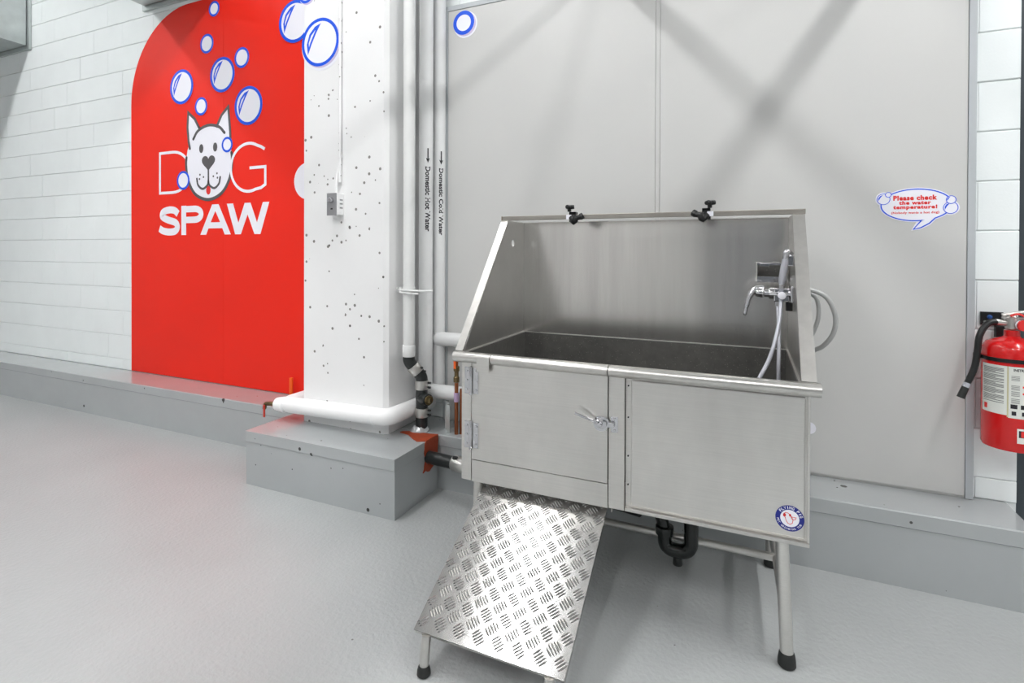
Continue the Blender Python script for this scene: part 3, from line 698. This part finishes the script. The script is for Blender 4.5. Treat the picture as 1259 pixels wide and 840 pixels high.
# basin, dark speckled grey throughout, and its lip
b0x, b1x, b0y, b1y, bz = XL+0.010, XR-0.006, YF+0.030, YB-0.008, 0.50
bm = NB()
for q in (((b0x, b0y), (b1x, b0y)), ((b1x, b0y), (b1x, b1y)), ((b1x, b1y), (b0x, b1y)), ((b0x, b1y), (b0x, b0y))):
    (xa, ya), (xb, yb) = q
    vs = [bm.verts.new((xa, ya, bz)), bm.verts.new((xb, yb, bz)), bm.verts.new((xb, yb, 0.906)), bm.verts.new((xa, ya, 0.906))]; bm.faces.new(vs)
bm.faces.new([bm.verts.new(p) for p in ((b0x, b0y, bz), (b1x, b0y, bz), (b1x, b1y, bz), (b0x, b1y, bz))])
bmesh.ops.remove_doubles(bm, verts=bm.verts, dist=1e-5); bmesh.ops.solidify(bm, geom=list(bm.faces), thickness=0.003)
bas = mk('basin', bm, 'basin', tub, label='dark speckled basin')
bm = NB(); flat(bm, [[(XL, YF+0.012), (XR, YF+0.012), (XR, YB), (XL, YB)], [(b0x, b0y), (b0x, b1y), (b1x, b1y), (b1x, b0y)]], (0, 0, 0.9062), (1, 0, 0), (0, 1, 0), 0.0025, (0, 0, 1))
mk('basin_lip', bm, 'steel_edge', bas)
mk('floor_drain', lathe(NB(), [(0.001, 0), (0.045, 0), (0.045, 0.003), (0.036, 0.005), (0.001, 0.003)], (-0.20, -0.62, bz+0.0035), seg=24), 'chrome', bas, True)
# outer body
for s, x in ((-1, -1.032), (1, 0.170)):
    mk('side_skirt', box(NB(), x-0.0015, x+0.0015, YF+0.006, YB+0.006, BZT, 0.903), 'steel', tub)
mk('back_skirt', box(NB(), -1.030, 0.168, YB+0.0035, YB+0.0065, BZT, 0.903), 'steel', tub)
mk('bottom_sheet', box(NB(), -1.030, 0.168, YF+0.014, YB+0.003, BZT+0.002, BZT+0.005), 'steel', tub)
for x0, x1, side in ((-1.0335, -0.9905, 'left'), (-0.4455, -0.3905, 'right')):
    p = mk('corner_post', box(NB(), x0, x1, YF, YF+0.010, BZT-0.004, 0.880, 0.0015), 'steel', tub)
# front sheet: recessed field with raised bottom and right lips
fp = mk('front_panel', box(NB(), -0.3890, 0.1715, YF+0.0165, YF+0.0185, BZT, 0.885), 'steel', tub)
mk('raised_field', box(NB(), -0.3690, 0.1610, YF+0.0105, YF+0.0162, BZT+0.014, 0.866, 0.004), 'steel', fp)
mk('bottom_lip', box(NB(), -0.3885, 0.1735, YF-0.001, YF+0.0160, BZT-0.004, BZT+0.008, 0.002), 'steel_edge', fp)
mk('end_lip', box(NB(), 0.1665, 0.1735, YF+0.001, YF+0.0160, BZT+0.0095, 0.880, 0.002), 'steel', fp)
for z in (0.845, 0.735, 0.60, 0.50): mk('rivet', cyl(NB(), (-0.380, YF+0.0164, z), (-0.380, YF+0.0125, z), 0.0028, seg=8), 'black', fp)
mk('kick_panel', box(NB(), -0.9875, -0.4485, YF, YF+0.010, BZT-0.006, 0.4935, 0.0015), 'steel', tub)
# rolled rim
def rim(bm, x0, x1, r=0.0205):
    prof = [(YF+0.030, 0.9095)] + [(YF+0.002+r*math.cos(a), RZ+r*math.sin(a)*0.98) for a in [PI/2+PI*i/12 for i in range(13)]] + [(YF+0.006, RZ-r+0.003), (YF+0.006, 0.9055), (YF+0.030, 0.9065)]
    return extrude_x(bm, prof, x0, x1)
mk('front_rim', rim(NB(), -0.4455, XR+0.052), 'steel_edge', tub, True)
lr = mk('front_rim', rim(NB(), -1.068, -0.9045), 'steel_edge', tub, True)
mk('corner_tab', box(NB(), -0.958, -0.9045, YF-0.0215, YF-0.0190, 0.846, RZ+0.010, 0.0006), 'steel', lr)
# door
door = mk('tub_door', box(NB(), -0.9875, -0.4485, YF-0.003, YF+0.008, 0.4965, 0.878, 0.002), 'steel', tub, label='hinged brushed steel door at the left of the tub front')
mk('door_rim', rim(NB(), -0.902, -0.4485), 'steel_edge', door, True)
for z in (0.805, 0.592):
    h = mk('hinge', box(NB(), -1.019, -0.9965, YF-0.0035, YF-0.0005, z-0.053, z+0.053, 0.001), 'chrome', tub)
    mk('door_leaf', box(NB(), -0.980, -0.9575, YF-0.006, YF-0.0035, z-0.050, z+0.050, 0.001), 'chrome', h)
    mk('hinge_pin', cyl(NB(), (-0.9890, YF-0.008, z-0.056), (-0.9890, YF-0.008, z+0.056), 0.0065, seg=12, bev=0.001), 'chrome', h, True)
    for dz in (-0.036, 0, 0.036):
        mk('screw', lathe(NB(), [(0.0045, 0), (0.004, 0.0015), (0.001, 0.002)], (-1.0085, YF-0.0037, z+dz), (0, -1, 0), 10), 'chrome', h, True)
        mk('screw', lathe(NB(), [(0.0045, 0), (0.004, 0.0015), (0.001, 0.002)], (-0.967, YF-0.0062, z+dz), (0, -1, 0), 10), 'chrome', h, True)
lt = mk('door_latch', cyl(NB(), (-0.472, YF-0.0035, 0.706), (-0.472, YF-0.0075, 0.706), 0.027, seg=24), 'chrome', door, True)
mk('cam_disc', cyl(NB(), (-0.470, YF-0.008, 0.709), (-0.470, YF-0.014, 0.709), 0.020, seg=24, bev=0.001), 'chrome', door, True)
mk('latch_boss', cyl(NB(), (-0.472, YF-0.0142, 0.706), (-0.472, YF-0.026, 0.706), 0.008, seg=16, bev=0.0015), 'chrome', door, True)
mk('latch_lever', tube(NB(), smooth([(-0.480, YF-0.018, 0.713), (-0.497, YF-0.024, 0.719), (-0.520, YF-0.034, 0.729), (-0.556, YF-0.045, 0.744)], 5), [0.006]*5+[0.0052]*5+[0.0048]*6, 10), 'chrome', door, True)
hk = NB(); lathe(hk, [(0.019, 0), (0.027, 0), (0.027, 0.006), (0.019, 0.006)], (-0.464, YF-0.0082, 0.706), (0, -1, 0), 28)
for v in list(hk.verts):
    if v.co.z < 0.700 or v.co.x < -0.475: hk.verts.remove(v)
mk('hook_strap', hk, 'chrome', door, True)
kp = mk('latch_keeper', box(NB(), -0.438, -0.412, YF-0.004, YF-0.0005, 0.680, 0.736, 0.001), 'chrome', tub)
mk('keeper_block', box(NB(), -0.447, -0.424, YF-0.019, YF-0.0042, 0.700, 0.718, 0.003), 'chrome', kp)
for z in (0.688, 0.728): mk('screw', lathe(NB(), [(0.0045, 0), (0.004, 0.0015), (0.001, 0.002)], (-0.424, YF-0.0042, z), (0, -1, 0), 10), 'chrome', kp, True)
# maker's round sticker
scx, scz, sr_, sy = 0.120, 0.487, 0.040, YF+0.0100
st = mk('maker_sticker', flat(NB(), [ell(scx, scz, sr_)], (0, sy, 0), XA, ZA, 0.0004, NY), 'navy', tub, label='round navy and white sticker with lettering and a pig')
mk('white_centre', flat(NB(), [ell(scx, scz, sr_*0.66)], (0, sy-0.0005, 0), XA, ZA, 0.0004, NY), 'vwhite', st)
def arc_text(body, a_mid, step, rad, h, inward=False):
    bm = NB(); n = len(body)
    for i, chx in enumerate(body):
        if chx == ' ': continue
        a = a_mid + (step*((n-1)/2-i) if not inward else step*(i-(n-1)/2))
        ca, sa = math.cos(a), math.sin(a)
        uu = Vector((sa, 0, -ca)) if not inward else Vector((-sa, 0, ca)); vv = Vector((ca, 0, sa)) if not inward else Vector((-ca, 0, -sa))
        o = Vector((scx+rad*ca, sy-0.0006, scz+rad*sa)); w_ = h*(0.75 if chx not in 'I' else 0.25)
        text_fit(bm, chx, -w_/2, w_/2, -h/2, h/2, lambda u, v: o+uu*u+vv*v, bold=0.02)
    return mk('lettering', bm, 'vwhite', st)
arc_text('FLYING PIG', math.radians(80), math.radians(13.5), 0.0332, 0.0085)
arc_text('PET GROOMING TUB', math.radians(262), math.radians(9.5), 0.0332, 0.0058, True)
pg = lambda u, v: (scx+u*sr_, scz+v*sr_)
body = [pg(x, z) for x, z in ((-0.42, 0.30), (-0.30, 0.42), (-0.12, 0.40), (0.02, 0.30), (0.16, 0.10), (0.22, -0.12), (0.18, -0.34), (0.02, -0.44), (-0.14, -0.38), (-0.26, -0.16), (-0.32, 0.06), (-0.44, 0.14))]
bm = NB(); stroke(bm, body, 0.0016, (0, sy-0.001, 0), XA, ZA, 0.0003, NY, closed=True)
stroke(bm, [pg(x, z) for x, z in ((0.05, 0.22), (0.18, 0.14), (0.44, 0.14), (0.40, 0.0), (0.26, -0.06), (0.14, 0.0))], 0.0014, (0, sy-0.001, 0), XA, ZA, 0.0003, NY, closed=True)
flat(bm, [ell(*pg(-0.36, 0.22), 0.004, 0.005, 14)], (0, sy-0.001, 0), XA, ZA, 0.0003, NY); flat(bm, [ell(*pg(0.02, 0.26), 0.003, 0.004, 14)], (0, sy-0.001, 0), XA, ZA, 0.0003, NY)
mk('pig_print', bm, 'vred', st)
# legs
for (xt, yt, xb, yb) in ((0.100, -0.912, 0.117, -0.905), (-0.978, -0.912, -0.990, -0.905), (0.088, -0.335, 0.090, -0.320), (-0.968, -0.335, -0.975, -0.320)):
    lg = mk('leg', cyl(NB(), (xt, yt, BZT-0.002), (xb, yb, 0.030), 0.0195, seg=20), 'steel', tub, True)
    bm = NB(); lathe(bm, [(0.001, 0.0), (0.022, 0.0), (0.027, 0.006), (0.0265, 0.022), (0.0235, 0.040), (0.0205, 0.046), (0.0205, 0.046)], (xb, yb, 0.0005), seg=20)
    mk('rubber_foot', bm, 'rubber', lg, True)
mk('cross_bar', cyl(NB(), (-0.978, -0.600, 0.182), (0.098, -0.600, 0.182), 0.0145, seg=16), 'steel', tub, True)
for x0, x1 in ((0.1095, 0.0885), (-0.9845, -0.9705)): mk('side_stretcher', cyl(NB(), (x0, -0.908, 0.182), (x1, -0.328, 0.182), 0.0145, seg=16), 'steel', tub, True)
for x in (0.143, 0.155): mk('hook_tab', flat(NB(), [[(-0.90, BZT), (-0.875, BZT), (-0.885, BZT-0.035)]], (x, 0, 0), (0, 1, 0), (0, 0, 1), 0.003, (1, 0, 0)), 'steel', tub)
mk('ramp_hanger', box(NB(), -0.447, -0.443, -0.905, -0.890, 0.375, BZT), 'steel', tub)
# soap dish on the back panel
dx0, dx1, dz0, dz1 = 0.030, 0.140, 1.190, 1.268; dy0, dy1 = YB-0.062, YB-0.0005
sd = mk('soap_dish', box(NB(), dx0, dx1, dy0, dy1, dz0, dz0+0.003), 'steel_edge', tub)
mk('dish_side', box(NB(), dx0, dx0+0.002, dy0, dy1, dz0+0.003, dz1), 'steel', sd)
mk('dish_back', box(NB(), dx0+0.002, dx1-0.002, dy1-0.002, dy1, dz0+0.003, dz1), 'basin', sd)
mk('dish_side', box(NB(), dx1-0.002, dx1, dy0, dy1, dz0+0.003, dz1), 'steel', sd)
mk('dish_front', box(NB(), dx0, dx1, dy0-0.002, dy0, dz0-0.002, dz0+0.022, 0.0008), 'chrome', sd)
mk('dish_rail', box(NB(), dx0, dx1, dy0-0.002, dy0+0.004, dz1-0.010, dz1, 0.0008), 'chrome', sd)
mk('dish_tab', box(NB(), dx0+0.012, dx0+0.045, dy0-0.004, dy0-0.0022, dz1-0.014, dz1-0.002, 0.0006), 'chrome', sd)
# mixer tap on the right side panel
FY, FZ = -0.570, 1.158
fc = mk('mixer_tap', cyl(NB(), (XR-0.001, FY, FZ), (XR-0.082, FY, FZ), 0.021, seg=22, bev=0.003), 'chrome', tub, True, label='chrome lever mixer tap on the right splash panel')
mk('wall_plate', box(NB(), XR-0.012, XR-0.0005, FY-0.055, FY+0.055, FZ-0.030, FZ+0.030, 0.004), 'chrome', fc)
mk('tap_neck', cyl(NB(), (XR-0.082, FY, FZ), (XR-0.098, FY, FZ), 0.015, seg=18), 'chrome', fc, True)
mk('tap_cap', cyl(NB(), (XR-0.098, FY, FZ+0.002), (XR-0.128, FY, FZ+0.004), 0.020, 0.018, seg=20, bev=0.005), 'chrome', fc, True)
mk('tap_lever', tube(NB(), smooth([(XR-0.100, FY, FZ+0.016), (XR-0.128, FY-0.004, FZ+0.013), (XR-0.148, FY-0.010, FZ-0.015), (XR-0.158, FY-0.014, FZ-0.055), (XR-0.164, FY-0.016, FZ-0.085)], 6), [0.013]*6+[0.012]*6+[0.0095]*6+[0.007]*6+[0.005], 12), 'chrome', fc, True)
mk('side_outlet', cyl(NB(), (XR-0.040, FY-0.041, FZ-0.004), (XR-0.040, FY-0.062, FZ-0.004), 0.0135, seg=16, bev=0.003), 'vwhite', fc, True)
mk('body_block', box(NB(), XR-0.066, XR-0.013, FY-0.020, FY+0.022, FZ-0.030, FZ+0.020, 0.005), 'chrome', fc)
mk('hose_nut', cyl(NB(), (XR-0.052, FY, FZ-0.018), (XR-0.052, FY, FZ-0.045), 0.012, seg=8), 'chrome', fc)
mk('body_nut', cyl(NB(), (XR-0.014, FY-0.012, FZ-0.030), (XR-0.014, FY-0.012, FZ-0.062), 0.012, seg=8), 'black', fc)
# hand shower
t = thing('hand_shower', 'chrome hand shower with grey hose hung above the mixer tap', 'shower', (0.11, -0.6, 0.51))
SYh = -0.602
mk('handle', tube(NB(), smooth([(0.109, SYh, 1.192), (0.113, SYh, 1.225), (0.119, SYh, 1.265), (0.122, SYh, 1.292)], 4), [0.0085, 0.010, 0.012, 0.0125, 0.0125, 0.0125, 0.0125, 0.0125, 0.012, 0.0115, 0.011, 0.0105, 0.010], 16), 'hose', t, True)
mk('spray_head', tube(NB(), fillet([(0.122, SYh, 1.288), (0.125, SYh, 1.318), (0.140, SYh+0.012, 1.302)], 0.014), 0.0115, 16), 'chrome', t, True)
mk('wall_hook', box(NB(), 0.128, XR-0.001, SYh-0.006, SYh+0.012, 1.262, 1.300, 0.003), 'chrome', t)
mk('hose_nut', cyl(NB(), (0.109, SYh, 1.178), (0.109, SYh, 1.194), 0.010, seg=8), 'chrome', t)
hp = smooth([(0.109, SYh, 1.186), (0.108, SYh-0.004, 1.13), (0.098, -0.645, 1.04), (0.070, -0.70, 0.94), (0.030, -0.765, 0.865), (-0.03, -0.80, 0.74), (-0.08, -0.78, 0.60), (-0.06, -0.70, 0.523), (0.02, -0.66, 0.521), (0.075, -0.67, 0.60), (0.096, -0.68, 0.76), (0.099, -0.66, 0.90), (0.102, -0.61, 1.02), (0.099, FY, FZ-0.043)], 8)
mk('shower_hose', tube(NB(), hp, 0.0072, 10), 'hose', t, True)
# supply hoses outside the right panel
t = thing('supply_hose', 'grey supply hose looping widest outside the right splash panel', 'hose', (0.25, -0.5, 0.75))
mk('hose_tube', tube(NB(), smooth([(0.156, -0.575, 1.172), (0.200, -0.575, 1.176), (0.255, -0.575, 1.150), (0.284, -0.57, 1.085), (0.280, -0.56, 1.02), (0.250, -0.53, 0.965), (0.215, -0.48, 0.93), (0.205, -0.42, 0.85), (0.205, -0.36, 0.76)], 8), 0.0085, 12), 'hose2', t, True)
mk('hose_nut', cyl(NB(), (0.154, -0.575, 1.171), (0.188, -0.575, 1.175), 0.012, seg=8), 'vwhite', t)
t = thing('supply_hose', 'grey supply hose hanging inside the wider loop, nearer the panel edge', 'hose', (0.22, -0.5, 0.75))
mk('hose_tube', tube(NB(), smooth([(0.156, -0.545, 1.165), (0.195, -0.545, 1.165), (0.228, -0.54, 1.14), (0.236, -0.53, 1.08), (0.224, -0.51, 1.02), (0.200, -0.47, 0.95), (0.190, -0.42, 0.88), (0.190, -0.36, 0.76)], 8), 0.0075, 12), 'hose2', t, True)
mk('hose_nut', cyl(NB(), (0.154, -0.545, 1.164), (0.186, -0.545, 1.166), 0.011, seg=8), 'vwhite', t)
# tether clamps on the rail
def tether(x, label, flip):
    t = thing('tether_clamp', label, 'clamp', (x, -0.473, TZ+0.0035))
    s = -1 if flip else 1; zc = TZ+0.014
    bm = NB(); box(bm, x-0.016, x+0.016, -0.492, -0.4845, zc-0.024, zc+0.022, 0.003); box(bm, x-0.016, x+0.016, -0.4615, -0.454, zc-0.024, zc+0.022, 0.003); box(bm, x-0.016, x+0.016, -0.492, -0.454, zc+0.0105, zc+0.022, 0.003)
    mk('clamp_jaw', bm, 'black', t)
    mk('clamp_arm', tube(NB(), smooth([(x, -0.494, zc-0.004), (x+s*0.012, -0.505, zc-0.022), (x+s*0.020, -0.507, zc-0.008), (x+s*0.036, -0.500, zc-0.004), (x+s*0.050, -0.494, zc+0.004)], 4), [0.016]*5+[0.015]*4+[0.012]*4+[0.015]*4, 10), 'black', t, True)
    k = mk('wing_knob', cyl(NB(), (x-s*0.014, -0.49, zc+0.0225), (x-s*0.014, -0.492, zc+0.036), 0.009, seg=12), 'black', t, True)
    bm = NB()
    for a in (0.3, 0.3+2*PI/3, 0.3+4*PI/3): cyl(bm, (x-s*0.014, -0.492, zc+0.042), (x-s*0.014+0.022*math.cos(a), -0.492+0.022*math.sin(a), zc+0.044), 0.0105, 0.009, seg=10, bev=0.002)
    mk('knob_wing', bm, 'black', k, True)
    mk('steel_plate', box(NB(), x-s*0.016-0.012, x-s*0.016+0.012, -0.4965, -0.4925, zc-0.012, zc+0.008, 0.001), 'vwhite', t)
tether(-0.725, 'black tether clamp with three-lobed knob, left one on the tub rail', False)
tether(-0.160, 'black tether clamp with raised knob, right one on the tub rail', True)
# drain trap
t = thing('drain_trap', 'black plastic drain trap hanging under the tub', 'trap', (-0.25, -0.62, 0.1))
ty = -0.66
mk('trap_bend', tube(NB(), fillet([(-0.195, ty, BZT-0.002), (-0.195, ty, 0.158), (-0.293, ty, 0.158), (-0.293, ty, 0.235)], 0.048, 10), 0.0265, 20), 'abs_dark', t, True)
mk('trap_arm', tube(NB(), fillet([(-0.293, ty, 0.225), (-0.303, ty+0.002, 0.268), (-0.352, ty+0.03, 0.345), (-0.392, ty+0.072, 0.268)], 0.03, 8), 0.0235, 18), 'abs_dark', t, True)
mk('slip_nut', cyl(NB(), (-0.293, ty, 0.214), (-0.293, ty, 0.246), 0.0345, seg=16, bev=0.003), 'abs_dark', t, True)
mk('slip_nut', cyl(NB(), (-0.195, ty, 0.275), (-0.195, ty, 0.312), 0.031, seg=16, bev=0.003), 'abs_dark', t, True)
mk('cleanout_cap', cyl(NB(), (-0.244, ty, 0.140), (-0.244, ty, 0.105), 0.0165, 0.0185, seg=14, bev=0.003), 'abs_dark', t, True)

# ------------------------------------------------------------------ access ramp
rx0, rx1 = -0.954, -0.459
T0, T1 = Vector((0, -0.893, 0.400)), Vector((0, -1.402, 0.122))
SL = (T1-T0).length; SD = (T1-T0).normalized(); SN = Vector((0, SD.z, -SD.y)); SN = SN if SN.z > 0 else -SN
ramp = thing('access_ramp', 'sloping aluminium tread plate ramp in front of the tub door', 'ramp', (-0.70, -1.15, 0))
bm = NB(); th = 0.004
vs = [bm.verts.new(Vector((x, 0, 0)) + T0 + SD*s - SN*h) for x in (rx0, rx1) for s in (0, SL) for h in (0, th)]
for q in ((0, 1, 3, 2), (4, 6, 7, 5), (0, 4, 5, 1), (2, 3, 7, 6), (0, 2, 6, 4), (1, 5, 7, 3)): bm.faces.new([vs[i] for i in q])
# folded front and side skirts
def slab(bm, xa, xb, sa, sb, ha, hb):
    vs = [bm.verts.new(Vector((x, 0, 0)) + T0 + SD*s - SN*h) for x in (xa, xb) for s in (sa, sb) for h in (ha, hb)]
    for q in ((0, 1, 3, 2), (4, 6, 7, 5), (0, 4, 5, 1), (2, 3, 7, 6), (0, 2, 6, 4), (1, 5, 7, 3)): bm.faces.new([vs[i] for i in q])
deck = mk('deck_plate', bm, 'alu', ramp)
bm = NB(); slab(bm, rx0, rx1, SL-0.003, SL, th, 0.013); mk('front_fold', bm, 'steel_edge', deck)
bm = NB(); slab(bm, rx0, rx0+0.003, 0.03, SL-0.003, th, 0.016); mk('side_fold', bm, 'alu', deck)
bm = NB(); slab(bm, rx1-0.003, rx1, 0.03, SL-0.003, th, 0.016); mk('side_fold', bm, 'alu', deck)
bm = NB(); q_, p_ = 0.0665, 0.03325; L_, w_, h_ = 0.039, 0.0062, 0.0026
Rv = Vector((1, 0, 0)); row = 0; s = 0.012
while s < SL-0.004:
    for j in range(-1, 11):
        cxg = rx0 + 0.012 + q_*(j + (0.5 if row % 2 else 0))
        sg = 1 if row % 2 else -1
        d = (Rv + SD*sg).normalized(); e = (Rv - SD*sg).normalized()
        for b_ in range(5):
            ln = L_*(1.0 if b_ in (1, 2, 3) else 0.82)
            c = Vector((cxg, 0, 0)) + T0 + SD*s + e*((b_-2)*0.0088)
            sc = (c-T0).dot(SD)
            if not (rx0+0.011 < c.x < rx1-0.011 and 0.011 < sc < SL-0.011): continue
            P = [c-d*ln/2, c-d*ln/4+e*w_/2, c+d*ln/4+e*w_/2, c+d*ln/2, c+d*ln/4-e*w_/2, c-d*ln/4-e*w_/2]
            V = [bm.verts.new(p+SN*0.0001) for p in P]; t0 = bm.verts.new(c-d*ln*0.28+SN*h_); t1 = bm.verts.new(c+d*ln*0.28+SN*h_)
            for f in ((V[0], V[1], t0), (V[1], V[2], t1, t0), (V[2], V[3], t1), (V[3], V[4], t1), (V[4], V[5], t0, t1), (V[5], V[0], t0)): bm.faces.new(f)
    s += p_; row += 1
tp = mk('tread_bars', bm, 'alu', ramp, kind='stuff')
for x in (rx0+0.045, rx1-0.045):
    lg = mk('leg', cyl(NB(), (x, -1.398, 0.116), (x, -1.412, 0.025), 0.0145, seg=16), 'steel_edge', ramp, True)
    bm = NB(); lathe(bm, [(0.001, 0.0), (0.018, 0.0), (0.0215, 0.004), (0.021, 0.014), (0.018, 0.026), (0.0155, 0.030)], (x, -1.413, 0.0005), seg=18)
    mk('rubber_foot', bm, 'rubber', lg, True)

# ------------------------------------------------------------------ fire extinguisher
ex, ey, er, ez0, ez1 = 0.930, -0.115, 0.090, 0.560, 0.978
fx = thing('fire_extinguisher', 'red fire extinguisher with black hose hung on the right wall', 'extinguisher', (ex, ey, ez0))
mk('cylinder', lathe(NB(), [(0.07, 0.0), (er-0.004, 0.004), (er, 0.014), (er, ez1-ez0-0.055), (er*0.97, ez1-ez0-0.03), (er*0.86, ez1-ez0-0.012), (er*0.6, ez1-ez0), (0.03, ez1-ez0+0.008), (0.024, ez1-ez0+0.014), (0.024, ez1-ez0+0.036), (0.004, ez1-ez0+0.037)], (ex, ey, ez0), seg=48), 'ext', fx, True)
def cpatch(bm, a0, a1, z0, z1, dr, n=18):
    A = []; 
    for i in range(n+1):
        a = a0+(a1-a0)*i/n; A.append([bm.verts.new((ex+(er+q)*math.cos(a), ey+(er+q)*math.sin(a), z)) for q, z in ((dr, z0), (dr, z1))])
    for P, Q in zip(A, A[1:]): bm.faces.new((P[0], Q[0], Q[1], P[1]))
    return bm
rd = math.radians
lb = mk('instruction_label', cpatch(NB(), rd(186), rd(244), 0.700, 0.885, 0.0006), 'label', fx)
mk('instruction_label', cpatch(NB(), rd(246), rd(310), 0.692, 0.885, 0.0006), 'label', fx)
mk('label_fold', cpatch(NB(), rd(243.6), rd(246.4), 0.694, 0.885, 0.0009, 3), 'label2', fx)
bm = NB(); z = 0.874; k = 0
while z > 0.742:
    cpatch(bm, rd(191), rd(238-(k % 4 == 3)*16), z-0.0022, z+0.0004, 0.001, 10); z -= 0.0046 if k % 5 != 4 else 0.0075; k += 1
mk('small_print', bm, 'greyink', lb, kind='stuff')
mk('printed_mark', cpatch(NB(), rd(194), rd(203), 0.712, 0.732, 0.001, 4), 'vred', lb)
cf = lambda u, v: Vector((ex+(er+0.001)*math.cos(u/er), ey+(er+0.001)*math.sin(u/er), v))
bm = NB(); text_fit(bm, 'INSTRUCTIONS', rd(255)*er, rd(302)*er, 0.868, 0.878, cf, bold=0.03); mk('lettering', bm, 'ink', lb)
bm = NB()
for zz in (0.850, 0.815, 0.792, 0.765):
    for q in range(4): cpatch(bm, rd(251), rd(266), zz-q*0.005-0.0012, zz-q*0.005+0.0008, 0.001, 4)
mk('small_print', bm, 'greyink', lb, kind='stuff')
bm = NB()
for a in (250, 268):
    cpatch(bm, rd(a), rd(a+12), 0.728, 0.744, 0.001, 4); cpatch(bm, rd(a+2), rd(a+10), 0.703, 0.718, 0.001, 4)
mk('pictogram', bm, 'ink', lb)
for zz in (0.808, 0.783): mk('red_dot', cpatch(NB(), rd(271), rd(275), zz, zz+0.007, 0.001, 2), 'vred', lb)
rb = mk('rating_label', cpatch(NB(), rd(262), rd(284), 0.600, 0.655, 0.0008, 8), 'label', fx)
mk('printed_mark', cpatch(NB(), rd(265), rd(281), 0.622, 0.648, 0.0012, 6), 'ink', rb)
mk('printed_flame', cpatch(NB(), rd(269), rd(277), 0.624, 0.646, 0.0016, 4), 'vred', rb)
mk('valve_block', lathe(NB(), [(0.018, 0), (0.021, 0.004), (0.021, 0.045), (0.015, 0.052), (0.010, 0.06)], (ex, ey, ez1+0.038), seg=18), 'steel_edge', fx, True)
mk('hose_outlet', cyl(NB(), (ex-0.012, ey, ez1+0.062), (ex-0.052, ey-0.006, ez1+0.066), 0.012, seg=14, bev=0.002), 'steel_edge', fx, True)
mk('carry_handle', box(NB(), ex-0.030, ex+0.14, ey-0.010, ey+0.010, ez1+0.078, ez1+0.086, 0.002), 'steel_edge', fx)
bm = NB(); tube(bm, [(ex-0.03, ey, ez1+0.092), (ex+0.02, ey, ez1+0.104), (ex+0.14, ey, ez1+0.120)], 0.007, 10); mk('squeeze_lever', bm, 'steel_edge', fx, True)
mk('pressure_gauge', cyl(NB(), (ex+0.018, ey-0.018, ez1+0.058), (ex+0.024, ey-0.036, ez1+0.058), 0.019, seg=20, bev=0.002), 'vwhite', fx, True)
mk('gauge_ring', lathe(NB(), [(0.017, 0), (0.021, 0), (0.021, 0.008), (0.017, 0.008)], (ex+0.022, ey-0.030, ez1+0.058), (0.3, -0.95, 0), 20), 'vred', fx, True)
mk('safety_strap', tube(NB(), smooth([(ex-0.012, ey-0.02, ez1+0.092), (ex+0.012, ey-0.025, ez1+0.100), (ex+0.038, ey-0.03, ez1+0.08), (ex+0.022, ey-0.035, ez1+0.05), (ex+0.045, ey-0.03, ez1+0.03), (ex+0.075, ey-0.03, ez1+0.022)], 5), 0.004, 8), 'vred', fx, True)
hp = smooth([(ex-0.048, ey-0.006, ez1+0.066), (ex-0.078, ey-0.01, ez1+0.056), (ex-0.104, ey-0.02, ez1+0.010), (ex-0.112, ey-0.025, ez1-0.050), (ex-0.122, ey-0.03, ez1-0.115), (ex-0.146, ey-0.035, ez1-0.180)], 7)
hs = mk('discharge_hose', tube(NB(), hp, 0.0115, 14), 'black', fx, True)
a, b = hp[-1], (hp[-1]-hp[-2]).normalized()
mk('hose_ferrule', cyl(NB(), a-b*0.004, a+b*0.014, 0.0125, seg=14), 'hose', hs, True)
mk('nozzle', cyl(NB(), a+b*0.014, a+b*0.060, 0.0125, 0.0135, seg=14), 'rubber', hs, True)
bd = mk('bracket_band', lathe(NB(), [(er+0.0008, -0.007), (er+0.004, -0.007), (er+0.004, 0.007), (er+0.0008, 0.007)], (ex, ey, 0.905), seg=48), 'black', fx, True)
mk('band_buckle', box(NB(), ex-er-0.022, ex-er-0.004, ey-0.004, ey+0.024, 0.897, 0.915, 0.002), 'black', bd)
br = thing('wall_bracket', 'black wall bracket with blue bolt behind the extinguisher', 'bracket', (0.90, -0.003, 1.0))
mk('bracket_plate', box(NB(), 0.853, 0.935, -0.012, -0.003, 0.62, 1.065, 0.002), 'black', br) if False else mk('bracket_plate', box(NB(), 0.866, 0.94, -0.012, -0.003, 1.018, 1.072, 0.002), 'black', br)
mk('bracket_strip', box(NB(), 0.912, 0.948, -0.024, -0.003, 0.60, 1.017, 0.002), 'black', br)
mk('bolt', lathe(NB(), [(0.009, 0), (0.008, 0.006), (0.003, 0.008)], (0.895, -0.0122, 1.052), (0, -1, 0), 10), 'bluebolt', br, True)
mk('rivet', lathe(NB(), [(0.005, 0), (0.004, 0.003), (0.001, 0.004)], (0.880, -0.0122, 1.032), (0, -1, 0), 10), 'steel_edge', br, True)
